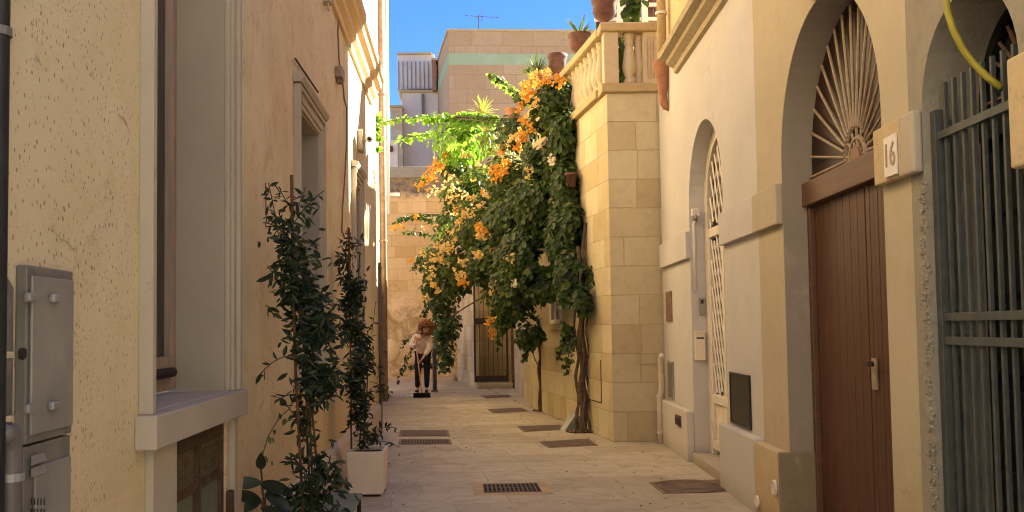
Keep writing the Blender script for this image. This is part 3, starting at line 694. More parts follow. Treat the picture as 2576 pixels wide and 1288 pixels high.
# ------------------------------------------------------------------ small things on the right wall
def rthing(name, mat, u0, v0, u1, v1, d0, d1, label, cat, bev=.004, fr=RF):
    a0, z1 = fr.at(u0, v0, d1); a1, z0 = fr.at(u1, v1, d1); a0, a1 = min(a0, a1), max(a0, a1)
    z0, z1 = min(z0, z1), max(z0, z1)
    o = MB().fb(fr, a0, a1, z0, z1, d0, d1).build(name, M[mat], None, bev=bev); tag(o, label, cat); return o, (a0, a1, z0, z1)
bp, (x0, x1, y0, y1) = (None, (0,0,0,0))
a1_, _ = RF.at(1838, 1010, .01); a0_, _ = RF.at(1887, 1010, .01); zt = RF.at(1862, 940, .01)[1]; zb = RF.at(1862, 1072, .01)[1]
B = MB()
for (q0,q1,w0,w1) in ((a0_,a1_,zt-.02,zt),(a0_,a1_,zb,zb+.02),(a0_,a0_+.02,zb+.02,zt-.02),(a1_-.02,a1_,zb+.02,zt-.02)): B.fb(RF,q0,q1,w0,w1,.001,.018)
bp = B.build('meter_hatch', M['blackp'], bev=.002); tag(bp, 'black rectangular meter hatch in the white wall above the plinth', 'hatch')
MB().fb(RF, a0_+.021, a1_-.021, zb+.021, zt-.021, .001, .011).build('door', M['blackp'], bp, bev=.002)
for (u, v, rad, lb) in ((1945, 1227, .055, 'larger round cream vent cap on the plinth near the brown door'), (1902, 1262, .045, 'smaller round cream vent cap low on the plinth')):
    a, z = RF.at(u, v, .1); c = RF.P(a, .082, z)
    o = MB(); k = 20; vs = []; 
    for dd_, q in ((0,1),(.012,1),(.018,.8),(.012,.72),(.014,.0001)):
        vs += [RF.P(a+rad*q*math.cos(2*math.pi*i/k), .086+dd_, z+rad*q*math.sin(2*math.pi*i/k)) for i in range(k)]
    fs = [(j*k+i, j*k+(i+1)%k, (j+1)*k+(i+1)%k, (j+1)*k+i) for j in range(4) for i in range(k)]
    o = o.add(vs, fs).build('vent_cap', M['whitep'], smooth=True); tag(o, lb, 'vent cap', 'round caps on the right plinth')
def meter(u0, u1, v0, v1, mat, inner, name, label, cat, dp=.02):
    a0, _ = RF.at(u0, (v0+v1)/2, dp); a1, _ = RF.at(u1, (v0+v1)/2, dp); a0, a1 = sorted((a0, a1))
    z1 = RF.at((u0+u1)/2, v0, dp)[1]; z0 = RF.at((u0+u1)/2, v1, dp)[1]
    o = MB().fb(RF, a0, a1, z0, z1, .001, dp).build(name, M[mat], None, bev=.003); tag(o, label, cat)
    MB().fb(RF, a0+.02, a1-.02, z0+.02, z1-.02, dp, dp+.004).build('cover', M[inner], o, bev=.001); return o
meter(1675, 1687, 733, 808, 'cover2', 'hub', 'wall_slot', 'narrow brown upright slot on the white wall beside the stone corner', 'slot')
meter(1680, 1692, 910, 1002, 'cab', 'cab2', 'meter_box', 'grey meter box low on the white wall next to the cream pipe', 'meter box')
meter(1698, 1708, 1045, 1070, 'terrad', 'iron', 'socket_box', 'small dark red box on the white plinth', 'box', .10)
# letterbox on the far jamb
fj = Fr(*RF.P(sa1, 0, 0).to_2d(), *(-RF.n).to_2d(), 1)      # plane of the far jamb (faces the camera)
o = MB(); jy = RF.P(sa1-.006, 0, 0).y
o.fb(RF, sa1-.045, sa1-.004, 1.04, 1.32, -.125, -.02); lbx = o.build('letterbox', M['planter'], None, bev=.006); tag(lbx, 'cream letterbox fixed in the arched doorway jamb', 'letterbox')
MB().fb(RF, sa1-.047, sa1-.045, 1.26, 1.275, -.11, -.035).build('slot', M['iron'], lbx)
MB().fb(RF, sa1-.055, sa1-.003, 1.32, 1.335, -.13, -.015).build('lid', M['planter'], lbx, bev=.003)
o = MB().fb(RF, sa1-.02, sa1-.004, 1.5, 1.68, -.14, -.075).build('intercom', M['cab'], None, bev=.004); tag(o, 'small grey intercom panel above the letterbox', 'intercom')
MB().fb(RF, sa1-.024, sa1-.02, 1.62, 1.66, -.12, -.095).build('speaker', M['iron'], o)
# white conduit and bits high in the doorway
o = MB().tube([RF.P(sa1-.02,-.04,1.75), RF.P(sa1-.02,-.04,2.45), RF.P(sa1-.02,-.07,2.5)], .016, 8).build('conduit', M['bwhite'], smooth=True); tag(o, 'white conduit running up inside the arched doorway', 'pipe')
o = MB().box(*sorted((RF.P(sa1-.08,-.10,0).x, RF.P(sa1-.08,-.02,0).x)), sa1-.08, sa1-.02, 2.52, 2.60).build('light_sensor', M['bwhite'], None, bev=.01); tag(o, 'white sensor lamp bracket in the arched doorway', 'lamp')
MB().tube([RF.P(sa1-.08,-.05,2.52),RF.P(sa1-.12,-.04,2.48)], [.015,.022], 10).build('lens', M['cab'], o, smooth=True)
# cream pipe in the corner
pc = [RF.P(11.42,.05,-.02), RF.P(11.42,.05,.52), RF.P(11.42,.05,.56), RF.P(11.4,.035,.6), RF.P(11.38,.03,.66), RF.P(11.38,.03,1.0), RF.P(11.3,.03,1.05)]
pc = [p + RF.n*.05 for p in pc]
pc0 = MB().tube(pc, .032, 12).build('corner_pipe', M['pipec'], smooth=True); tag(pc0, 'cream plastic pipe in the corner between stone and white wall', 'pipe')
for z in (.12, .55, .8):
    p = RF.P(11.42 if z < .58 else 11.38, .1 if z < .58 else .08, z); MB().lathe(p, [(.033,0),(.041,0),(.041,.025),(.033,.025)], 12).build('clip', M['pipec'], pc0)

# downpipe with terracotta hopper
DP = thing('downpipe', RF.P(11.2, .2, 3.2), 'grey downpipe ending in a terracotta hopper below the right cornice', 'downpipe')
px_ = D(1666, 150, 10.9)
hz = px_.z
MB().tube([(px_.x, px_.y, hz-.05), (px_.x, px_.y, 7.2)], .052, 14).build('pipe', M['coping'], DP, smooth=True)
for z in (5.0, 5.9): MB().lathe((px_.x, px_.y, z), [(.053,0),(.07,0),(.07,.03),(.053,.03)], 14).build('collar', M['whitep'], DP)
MB().lathe((px_.x, px_.y, hz-.42), [(.042,-.03),(.046,.0),(.06,.10),(.08,.22),(.097,.33),(.108,.345),(.108,.40),(.09,.40),(.08,.33)], 20).build('hopper', M['terra'], DP, smooth=True)
MB().tube([(px_.x, px_.y, hz-.40), (px_.x+.005, px_.y, hz-.50), (px_.x+.03, px_.y, hz-.55), (px_.x+.075, px_.y, hz-.57)], [.046,.048,.044,.036], 14).build('spout', M['terra'], DP, smooth=True)

# yellow hose
hp = [(2374,-80),(2378,-20),(2384,30),(2398,75),(2420,120),(2450,160),(2485,195),(2520,222)]
hps = []
for i, (u, v) in enumerate(hp):
    dd_ = .09 - max(0, i-3)*.035; a, z = RF.at(u, v, dd_); hps.append(RF.P(a, dd_, z))
hps[0].z += .8
o = MB().tube(hps, .014, 10).build('hose', M['hose'], smooth=True); tag(o, 'yellow corrugated hose hanging over the gated arch', 'hose')

# ------------------------------------------------------------------ terrace house, balustrade
TZ = 4.27
T_ = thing('terrace_house', (2.0, 14, 0), 'yellow ashlar stone house with a balustraded roof terrace and a big flowering vine', 'house')
P1 = TF.P(5.0, 0, 0)
MB().prism([(1.87,11.62),(6.5,11.62),(6.5,22.1),(1.30,22.1),(P1.x,P1.y)], -.1, TZ).build('wall', M['ash'], T_)
cpg = MB(); cpg.fb(FY(11.62), 1.80, 2.56, TZ, TZ+.11, -.3, .06); cpg.fb(TF, .28, 5.2, TZ+.001, TZ+.109, -.3, .07)
cpg.build('coping', M['coping'], T_, bev=.012)
def baluster_profile(h):
    k = h/.62
    return [(.075,0),(.075,.05*k),(.055,.07*k),(.048,.09*k),(.066,.13*k),(.088,.20*k),(.086,.26*k),(.068,.36*k),(.054,.44*k),(.048,.48*k),(.064,.50*k),(.064,.53*k),(.052,.55*k),(.072,.57*k),(.072,.62*k)]
BT = TZ+.11
Bl = MB().fb(FY(11.62), 1.84, 2.02, BT, 5.02, -.15, .03); blo = Bl.build('balustrade', M['balu'], T_, bev=.006)
B = MB().fb(FY(11.62), 2.33, 2.50, BT, 5.02, -.15, .02)
for i in range(4): B.fb(FY(11.62), 2.355+i*.036, 2.373+i*.036, BT+.06, 4.96, .02, .03)
B.build('fluted_pier', M['balu'], blo, bev=.003)
RT = MB(); RT.fb(FY(11.62), 1.79, 2.54, 5.022, 5.13, -.2, .08); RT.fb(TF, .2, 5.2, 5.023, 5.129, -.18, .075); RT.build('rail', M['coping'], blo, bev=.02)
bprof = baluster_profile(5.02-BT); proto = None
pts = [(2.17, 11.70), (2.29, 11.75)] + [tuple(TF.P(.42+i*.225, -.06, 0).to_2d()) for i in range(20)]
for (x, y) in pts:
    if proto is None:
        proto = MB().lathe((0, 0, 0), bprof, 14)
        proto.box(-.06,.06,-.06,.06,0,.04); proto.box(-.06,.06,-.06,.06,5.02-BT-.04,5.02-BT)
        proto = proto.build('baluster', M['balu'], None, smooth=False, origin=(0,0,0)); o = proto
        for p_ in o.data.polygons: p_.use_smooth = len(p_.vertices) == 4 and abs(p_.normal.z) < .95
        o.parent = blo
    else:
        o = proto.copy(); COL.objects.link(o); o.parent = blo
    o.location = Vector((x, y, BT+.001)) - T_.location
# utility door outlines in the stone
a = [(1604,838),(1645,838),(1645,918),(1604,918)]
q0 = D(1604,916,11.6); q1 = D(1646,838,11.6)
MB().box(q0.x,q1.x,11.607,11.62,q0.z,q1.z).build('meter_door', M['ash'], T_, bev=.003)
sA, zA = TF.at(1478, 985); sB, _ = TF.at(1513, 985); zT = TF.at(1500, 905)[1]; zBt = TF.at(1500, 1008)[1]; sA, sB = sorted((sA, sB))
B = MB().fb(TF, sA, sB, zBt, zT, .0, .012); mdo = B.build('meter_door', M['terr'], T_, bev=.002)
MB().fb(TF, sA-.015, sA, zBt, zT, .001, .006).build('gap', M['dark'], mdo); MB().fb(TF, sA, sB, zBt-.012, zBt, .001, .006).build('gap', M['dark'], mdo)
# white-framed window behind the vine
wa0 = TF.at(1416, 790)[0]; wa1 = TF.at(1388, 790)[0]; wa0, wa1 = sorted((wa0, wa1))
B = MB()
for (q0_,q1_,z0_,z1_) in ((wa0,wa0+.06,1.45,2.5),(wa1-.06,wa1,1.45,2.5),(wa0+.06,wa1-.06,2.44,2.5),(wa0+.06,wa1-.06,1.45,1.51),((wa0+wa1)/2-.03,(wa0+wa1)/2+.03,1.51,2.44)): B.fb(TF,q0_,q1_,z0_,z1_,.0,.03)
wo = B.build('window', M['bwhite'], T_, bev=.003)
MB().fb(TF, wa0+.06, wa1-.06, 1.51, 2.44, .001, .012).build('pane', M['glass2'], wo)
MB().fb(TF, wa0-.08, wa1+.08, 1.36, 1.45, .0, .09).build('sill', M['balu'], wo, bev=.006)

# wall with the iron garden gate
Yg = 22.2
YW = thing('garden_wall', (.4, 23, 0), 'ochre stone garden wall with a gateway at the far end of the alley', 'wall')
MB().prism([(.42,Yg),(.50,Yg),(.50,23.6),(2.2,23.6),(2.2,25.45),(-.02,25.45)], -.1, 3.9).build('wall', M['terr'], YW)
MB().box(.502, 1.6, Yg, Yg+.3, 2.75, 3.9).build('lintel', M['terr'], YW)
MB().box(1.601, 2.2, Yg+.002, 23.599, -.1, 3.0).build('side_wall', M['terr'], YW)  # hidden block added to cut the sun reaching the yard behind the gate
MB().box(1.22, 1.6, Yg+.001, Yg+.3, -.1, 2.75).build('jamb', M['terr'], YW)
MB().box(.45, 1.25, Yg-.25, Yg+1.2, -.05, .13).build('step', M['corn'], YW, bev=.02)
IG = thing('garden_gate', (.8, Yg-.05, .13), 'dark brown iron garden gate with thin upright bars under the flowering vine', 'gate')
gy = Yg-.06
gl = D(1195, 900, gy).x; gr_ = D(1276, 900, gy).x
for x in (gl, gr_): MB().box(x-.022, x+.022, gy-.022, gy+.022, .14, 2.5).build('post', M['iron'], IG)
MB().box(gl+.022, gr_-.022, gy-.02, gy+.02, .15, .29).build('rail', M['iron'], IG); MB().box(gl+.022, gr_-.022, gy-.02, gy+.02, 1.48, 1.62).build('rail', M['iron'], IG); MB().box(gl+.022, gr_-.022, gy-.02, gy+.02, 2.42, 2.49).build('rail', M['iron'], IG)
for i in range(6):
    x = gl + (gr_-gl)*(i+1)/7; MB().tube([(x, gy, .29), (x, gy, 2.42)], .008, 6).build('bar', M['iron'], IG)
o = MB().box(gr_+.09, gr_+.15, gy-.1, gy-.04, .0, 2.6).build('gate_post', M['terrad']); tag(o, 'dark red upright post to the right of the garden gate', 'post')

# end wall
EW = thing('end_wall', (-1.5, 25.5, 0), 'ochre block wall with lichen-dark top closing the end of the alley', 'wall')
MB().box(-8, -.02, 25.5, 26.0, -.1, 5.45).build('wall', M['end'], EW)
MB().box(-8, -.0, 25.45, 26.05, 5.45, 5.75).build('coping', M['rough'], EW, bev=.02)
MB().box(-.015, 7, 25.5, 26.0, -.1, 5.0).build('wall_extension', M['end'], EW)
B = MB(); c = D(982, 882, 25.5); k = 14
B.add([(c.x+.20*math.cos(2*math.pi*i/k)*R.uniform(.8,1.1), 25.44, c.z+.28*math.sin(2*math.pi*i/k)*R.uniform(.85,1.1)) for i in range(k)] + [(c.x+.24*math.cos(2*math.pi*i/k), 25.5, c.z+.32*math.sin(2*math.pi*i/k)) for i in range(k)], [tuple(range(k))]+[(i,(i+1)%k,(i+1)%k+k,i+k) for i in range(k)])
B.build('plaster_patch', M['cornL'], EW, smooth=True)
MB().box(-1.9, -.1, 25.3, 25.5, -.05, .12).build('kerb', M['curb'], EW, bev=.02)

# far houses
FH = thing('tall_stone_house', (3, 33, 0), 'tall tan stone house with a pale green band rising behind the vine', 'house')
A_ = D(1128, 78, 32.0); Zt = A_.z; A2 = Vector((-.95, 38.5)); 
farP = [(A_.x, 32.0), (14, 32.9), (14, 38.5), (A2.x, A2.y)]
def grown(poly, e):
    cx = sum(p[0] for p in poly)/len(poly); cy = sum(p[1] for p in poly)/len(poly)
    return [(x+e*(1 if x > cx else -1), y+e*(1 if y > cy else -1)) for x, y in poly]
MB().prism(farP, -.1, Zt).build('wall', M['far'], FH)
z0g = D(1128,163,32).z; z1g = D(1128,134,32).z
MB().prism(grown(farP, .012), z0g, z1g).build('green_band', M['green'], FH)
MB().prism(grown(farP, .05), Zt, Zt+.07).build('coping', M['coping'], FH)
# aerial
c = D(1204, 74, 33.0)
AN = thing('rooftop_aerial', (c.x, 33.0, Zt), 'thin television aerial on the tall stone house roof', 'aerial')
zt_ = D(1204, 42, 33).z
MB().tube([(c.x,33,Zt),(c.x,33,zt_+.08)], .018, 6).build('mast', M['post'], AN)
B = MB(); xl = D(1168,42,33).x; xr = D(1255,46,33).x
B.tube([(xl,33,zt_+.04),(xr,33,zt_-.04)], .014, 5)
for i in range(8):
    x = xl+(xr-xl)*i/7; B.tube([(x,32.8,zt_+.04-.01*i-.08),(x,33.2,zt_+.04-.01*i+.08)], .01, 4)
x = xl+(xr-xl)*.55; B.tube([(x-.1,32.9,zt_+.22),(x,33,zt_),(x-.1,32.9,zt_-.2)], .012, 4); B.build('antenna_arms', M['post'], AN)
# white house with roof hut
WH = thing('weathered_white_house', (-1.5, 36, 0), 'weathered white house with a roof hut panelled in pale sheet', 'house')
def fb2(y, u0, v0, u1, v1, depth, name, mat, par, **k):
    a = D(u0, v1, y); b_ = D(u1, v0, y); return MB().box(a.x, b_.x, y, y+depth, a.z, b_.z).build(name, M[mat], par, **k)
q = D(1012, 232, 36); q2 = D(1110, 232, 36)
MB().box(q.x, q2.x+1, 36, 42, -.1, q.z).build('wall', M['fwhite'], WH)
fb2(35.9, 1006, 226, 1104, 232, 2, 'ledge', 'coping', WH)
fb2(36.4, 1000, 136, 1093, 226, 3, 'roof_hut', 'fwhite', WH)
fb2(36.3, 998, 131, 1086, 137, 3.2, 'hut_roof', 'coping', WH)
o = fb2(36.33, 1003, 155, 1088, 224, .06, 'sheet_panel', 'fwhite', WH)
B = MB()
for i in range(9):
    u = 1003+85*i/8; p = D(u, 190, 36.3); B.box(p.x-.012, p.x+.012, 36.29, 36.33, D(u,224,36.3).z, D(u,155,36.3).z)
B.build('seam', M['cab2'], o)
fb2(35.5, 985, 268, 1012, 500, 3, 'side_wall', 'ash', WH); fb2(35.4, 979, 264, 1013, 270, 3, 'side_coping', 'coping', WH)
fb2(35.6, 1088, 150, 1096, 226, .5, 'brick_chimney', 'terra', WH)
fb2(35.5, 1085, 146, 1098, 151, .7, 'chimney_cap', 'coping', WH)
fb2(35.85, 1061, 236, 1067, 300, .12, 'flue', 'post', WH)
LW = fb2(33, 962, 352, 1000, 520, .6, 'low_white_wall', 'fwhite', None); tag(LW, 'low weathered white parapet wall beyond the end wall at left', 'wall')
o = fb2(32.8, 972, 366, 988, 380, .3, 'pot', 'terrad', None, bev=.05); tag(o, 'small dark pot on the far white parapet', 'pot')

# ------------------------------------------------------------------ leaves
def leaf_shape(kind):
    if kind == 'heart': return [(0,0,0),(.32,.22,.03),(.36,.52,.02),(.16,.82,-.02),(0,1.0,-.06),(-.16,.82,-.02),(-.36,.52,.02),(-.32,.22,.03),(0,.45,-.05)], [(0,1,8),(1,2,8),(2,3,8),(3,4,8),(4,5,8),(5,6,8),(6,7,8),(7,0,8)]
    if kind == 'lance': return [(0,0,0),(.17,.35,.04),(.14,.68,.02),(0,1,-.08),(-.14,.68,.02),(-.17,.35,.04)], [(0,1,2,3),(0,3,4,5)]
    return [(0,0,0),(.45,.35,.08),(.3,.9,.05),(-.3,.9,.05),(-.45,.35,.08)], [(0,1,2,3,4)]
class Leaves:
    def __init__(s, kind): s.sv, s.sf = leaf_shape(kind); s.m = MB()
    def put(s, p, nrm, size, m=0, tip=None):
        nrm = Vector(nrm).normalized()
        t = Vector(tip) if tip is not None else Vector((R.gauss(0,1), R.gauss(0,1), R.gauss(-.5,1)))
        t = t - nrm*t.dot(nrm)
        if t.length < 1e-3: t = nrm.orthogonal()
        t.normalize(); x = t.cross(nrm); p = Vector(p)
        b = len(s.m.v)
        for (a, c_, h) in s.sv: q = p + x*(a*size) + t*(c_*size) + nrm*(h*size); s.m.v.append((q.x, q.y, q.z))
        for f in s.sf: s.m.f.append(tuple(i+b for i in f)); s.m.mi.append(m)
    def build(s, name, mat, par): return s.m.build(name, mat, par, recalc=False)
def rnd_dir():
    v = Vector((R.gauss(0,1), R.gauss(0,1), R.gauss(0,1))); return v.normalized()

# ------------------------------------------------------------------ bougainvillea
BV = thing('bougainvillea', G(1466, 1090), 'huge bougainvillea with orange bracts and dark leaves spilling down the terrace wall across the alley', 'vine')
lf = Leaves('heart')
# blobs: u, v, depth, half width px, half height px, half depth m, leaves
blobs = [
 (1400,235,13.6,48,40,.35,620),(1375,290,13.8,62,55,.4,950),(1420,330,13.4,38,70,.35,800),(1385,400,13.8,70,75,.45,1300),
 (1425,480,13.3,36,90,.4,1100),(1360,500,13.8,80,80,.5,1500),(1300,560,14.6,85,70,.55,1500),(1420,600,13.2,48,90,.4,1300),
 (1350,630,13.9,90,75,.5,1600),(1440,700,12.8,45,75,.3,950),(1362,712,13.6,48,48,.4,620),(1310,720,14.2,75,70,.5,1200),(1270,780,15.2,35,45,.4,420),
 (1240,660,15.8,70,60,.6,1100),(1170,640,17.0,70,70,.7,1100),(1210,560,16.2,80,70,.7,1200),(1130,560,18.0,38,60,.6,480),
 (1110,660,18.5,55,55,.6,700),(1190,470,17.0,75,45,.6,620),(1270,450,15.5,60,60,.5,850),(1150,500,18,45,40,.5,380),
 (1110,740,20.5,45,60,.5,650),(1120,820,22.0,38,60,.5,560),(1115,890,23.6,32,55,.35,380),(1085,700,19.5,30,50,.4,330),(1150,700,19.0,40,50,.5,420),
 (1300,330,14.8,55,45,.5,420),(1330,230,14.2,35,30,.3,230),(1140,410,17.6,45,40,.5,330),(1345,840,14.6,26,26,.25,150),(1320,845,14.6,28,22,.25,130),
 (1428,800,12.8,18,60,.2,260),(1465,760,12.4,18,50,.18,220),(1230,740,16,30,25,.3,170),(1440,560,12.9,32,60,.25,480),(1300,640,14.4,60,50,.4,700),
 (1318,775,14.2,32,42,.35,300),
]
def blob_point(b, shell=True):
    d = rnd_dir(); rr_ = R.random()**.45 if shell else R.random()**.33
    u = b[0]+d.x*rr_*b[3]*1.05; v = b[1]-d.z*rr_*b[4]*1.05; y = b[2]+d.y*rr_*b[5]
    return D(u, v, y), d
for b in blobs:
    for i in range(int(b[6]*1.45)):
        p, d = blob_point(b)
        n_ = noise.noise(p*2.3)
        if n_ < -.15: continue
        if p.z < .15: continue
        nr = (d*.9 + Vector((-.15, -.5, .45)) + rnd_dir()*.65)
        lf.put(p, nr, R.uniform(.055, .12)*(1.0 if b[2] < 17 else 1.1), 0, tip=Vector((R.gauss(0,.6), R.gauss(0,.6), -1)))
# ragged shoots at the edge of the mass
shoots = [((1466,680),(1500,700),12.6),((1440,850),(1425,935),12.6),((1100,920),(1010,930),21.5),((1070,830),(1010,870),21.5),((1050,850),(1000,960),21.6),
 ((1110,540),(990,560),18.5),((1100,560),(1000,548),18.5),((1100,600),(1010,585),18.6),((1080,450),(1050,470),18.0),((1340,870),(1320,900),14.4),((1290,600),(1230,690),15),
 ((1270,820),(1250,870),15),((1380,300),(1330,170),14),((1420,860),(1405,900),13),((1305,250),(1230,185),15),((1070,640),(1040,680),18.5),((1090,760),(1062,800),20)]
sm = MB()
def bez(p, q, sag, n=14):
    m_ = (p+q)/2 + Vector((0, 0, sag)); return [(1-t)**2*p + 2*t*(1-t)*m_ + t*t*q for t in (i/n for i in range(n+1))]
def leafy(path, nper, size, spread, L, m=0):
    for i in range(len(path)-1):
        for k in range(nper):
            t = R.random(); p = path[i].lerp(path[i+1], t) + rnd_dir()*spread*R.random()
            L.put(p, rnd_dir()*.7+Vector((-.1,-.45,.55)), size*R.uniform(.7,1.15), m, tip=Vector((R.gauss(0,.7), R.gauss(0,.5), -.8)))
for (a, b_, y) in shoots:
    p, q = D(*a, y), D(*b_, y-.2); pa = bez(p, q, .12); sm.tube(pa, [.008]*10+[.005]*5, 5); leafy(pa, 4, .085, .06, lf)
lf.build('foliage', [M['lb']], BV)
# bright young shoots stretching left over the alley
l2 = Leaves('heart')
for (a, b_, y, n_, sag) in (((1290,310),(962,308),16.5,9,.25),((1240,330),(1000,350),16.8,7,.1),((1200,310),(1060,300),16.6,8,.1),((1330,260),(1232,190),15,3,.1),((1180,330),(1120,400),16.8,8,.1),((1255,300),(1150,295),16.4,9,.1)):
    p, q = D(*a, y), D(*b_, y+.4); pa = bez(p, q, sag); sm.tube(pa, .007, 5); leafy(pa, n_, .125, .09, l2)
for i in range(760):
    p, d = blob_point((1165,350,16.8,85,62,.5,0))
    if noise.noise(p*2.6) < -.1: continue
    p, d = p, d; l2.put(p, d+Vector((0,-.6,.3)), R.uniform(.08,.13), tip=Vector((R.gauss(0,.5),0,-1)))
tag(l2.build('young_foliage', M['ll'], BV), 'bright green sunlit shoots')
# bracts
fl = {'po': Leaves('petal'), 'pp': Leaves('petal'), 'pw': Leaves('petal')}
def bracts(u, v, y, r, n, kind, sz=.044):
    n = int(n*(.8 if kind == 'po' else .58)); r *= 1.15
    for i in range(n):
        d = rnd_dir(); k = R.random()**.6; p = D(u+d.x*r*k*1.1, v-d.z*r*k, y+d.y*.15)
        if R.random() < .4: p += Vector((0, 0, -R.random()*.06))
        base = rnd_dir()
        for j in range(3): fl[kind].put(p, rnd_dir()*.7+Vector((0,-.8,.2)), sz*R.uniform(.8,1.3), tip=rnd_dir())
for (u, v, y, r, n) in ((1325,235,13.7,16,34),(1345,185,13.6,12,20),(1375,195,13.4,22,40),(1310,262,14.2,12,20),(1318,215,13.8,12,22),(1340,205,13.6,16,24),(1408,205,13.1,14,16),
   (1265,372,15.0,14,30),(1250,432,15.0,20,52),(1272,410,15.0,13,28),(1312,340,14.3,14,34),(1305,365,14.3,11,20),(1100,415,17.0,18,44),(1085,440,17.0,16,36),(1060,462,17.3,13,26),(1118,392,16.8,10,16),
   (1335,320,13.8,14,20),(1315,300,14.0,10,16),(1165,705,16,14,24),(1012,568,17.6,7,8),(990,572,17.6,5,6),(1048,545,17.5,7,9),(1235,805,14.5,12,18),(1238,838,14.5,8,12),(1268,430,14.6,9,16),(1215,575,14.6,16,22),(1205,565,14.8,10,14),(1035,655,17.6,6,8),(1152,525,16.8,9,12)):
    bracts(u, v, y, r, n, 'po')
for (u, v, y, r, n) in ((1135,495,16.6,16,24),(1155,555,16.2,22,44),(1145,590,16.2,20,36),(1112,622,16.6,18,30),(1098,650,17.2,12,18),(1180,500,15.9,20,28),(1213,585,14.6,18,32),(1120,655,16.6,17,28),(1100,640,17,15,20),
   (1165,655,15.6,14,20),(1150,690,15.7,16,24),(1200,640,15,12,16),(1290,648,13.6,12,20),(1208,520,15.6,15,20),(1225,490,15.6,12,14),(1095,715,18,13,18),(1070,752,19,12,16),(1085,690,17.5,10,14),(1130,620,16.2,14,20),
   (1180,535,15.7,13,16),(1095,480,17,12,14),(1130,440,16.6,14,16),(1175,390,16,14,12),(1200,410,16,10,10),(1065,640,17.6,8,10),(1145,470,16.4,12,14),(1250,560,14.8,8,8),(1100,730,18,10,10),(1345,260,13.4,16,16),(1290,345,14.3,16,20),(1270,600,14.5,7,7),(1330,430,13.4,10,8)):
    bracts(u, v, y, r, n, 'pp', .046)
for i in range(40):
    u = R.uniform(1065, 1260); v = R.uniform(430, 740); y_ = 18.2 - (u-1065)/195*2.6
    bracts(u, v, y_-.35, R.uniform(5, 10), R.randint(3, 9), 'pp' if R.random() < .75 else 'po', .042)
for (u, v, y, r, n) in ((1386,400,13.2,6,9),(1297,712,13.7,9,14),(1350,300,13.4,4,3)): bracts(u, v, y, r, n, 'pw', .05)
fl['po'].build('orange_flowers', M['po'], BV); 
for v_, f_ in ((fl['pw'].m.v, fl['pw'].m.f),): fl['pp'].m.add(v_, f_, 1)
fl['pp'].build('pale_flowers', [M['pp'], M['pw']], BV)
# twisted trunks
tk = MB()
def trunk(mb, pts, r0, r1, wob=.02, n=9):
    path = []; N_ = 26
    for i in range(N_+1):
        t = i/N_*(len(pts)-1); k = min(int(t), len(pts)-2); p = pts[k].lerp(pts[k+1], t-k)
        path.append(p + Vector((math.sin(i*.9+r0*90)*wob, math.cos(i*.7+r0*50)*wob, 0)))
    mb.tube(path, [r0+(r1-r0)*i/N_ + R.uniform(-.004,.004) for i in range(N_+1)], n)
b0 = G(1466, 1088)
for (dx, dy, r0, r1, top) in ((0,0,.065,.04,(1452,620,12.6)),(.05,.04,.045,.03,(1470,560,12.7)),(-.06,.02,.035,.02,(1440,640,12.9)),(.02,-.04,.03,.02,(1462,680,12.4)),(.09,.02,.022,.015,(1478,700,12.5))):
    trunk(tk, [b0+Vector((dx,dy,-.05)), D(1462+dx*60, 900, b0.y+.05)+Vector((dx*.6,dy,0)), D(*top)], r0*.7, r1*.7, .02)
for (a, b_, y) in (((1455,640),(1210,520),15.5),((1440,640),(1150,640),17),((1450,650),(1130,800),20)):
    tk.tube(bez(D(*a,12.75), D(*b_,y), .2), [.03]*8+[.015]*7, 7)
tk.add(sm.v, sm.f)
tk.build('trunk', M['bark'], BV, smooth=True)
o = MB()
for i in range(40):
    q_ = R.uniform(0, 6.28); rr2 = R.uniform(.03,.2); c = b0+Vector((rr2*math.cos(q_)*1.2, rr2*math.sin(q_)*.6, .015)); s_ = R.uniform(.02,.055)
    vs = [c + Vector((R.uniform(.7,1)*s_*x, R.uniform(.7,1)*s_*y, R.uniform(.5,.9)*s_*zz)) for x, y, zz in ((1,0,0),(-1,0,0),(0,1,0),(0,-1,0),(0,0,1),(0,0,-1))]
    o.add(vs, [(0,2,4),(2,1,4),(1,3,4),(3,0,4),(2,0,5),(1,2,5),(3,1,5),(0,3,5)])
o.build('root_mound', M['bark'], BV)
# thin second stem
b1 = G(1360, 1035)
SV = thing('slender_vine', b1, 'slender bare-stemmed vine rising from the paving left of the thick trunk', 'vine')
tk = MB(); top1 = D(1362, 790, b1.y)
trunk(tk, [b1+Vector((0,0,-.03)), D(1357, 930, b1.y), D(1359, 860, b1.y), top1], .032, .02, .012, 7)
tk.tube(bez(D(1357,925,b1.y), D(1332,860,b1.y), -.1), .01, 5); tk.tube(bez(D(1359,900,b1.y), D(1382,810,b1.y), -.08), .009, 5)
for i in range(18):
    q_ = R.uniform(0,6.28); c = b1+Vector((R.uniform(.03,.15)*math.cos(q_), R.uniform(.03,.1)*math.sin(q_), .01)); s_ = R.uniform(.015,.04)
    tk.add([c+Vector((s_,0,0)),c+Vector((-s_,0,0)),c+Vector((0,s_,0)),c+Vector((0,-s_,0)),c+Vector((0,0,s_*.8)),c+Vector((0,0,-s_))], [(0,2,4),(2,1,4),(1,3,4),(3,0,4)])
tk.build('trunk', M['stem'], SV, smooth=True)
ls = Leaves('heart')
for b in ((1340,845,b1.y-.1,30,24,.2,110),(1322,862,b1.y-.1,16,18,.15,40),(1362,820,b1.y,18,30,.15,60)):
    for i in range(b[6]):
        p, d = blob_point(b); ls.put(p, d+Vector((0,-.5,.4)), R.uniform(.06,.10), tip=Vector((R.gauss(0,.5),0,-1)))
ls.build('foliage', M['lb'], SV)
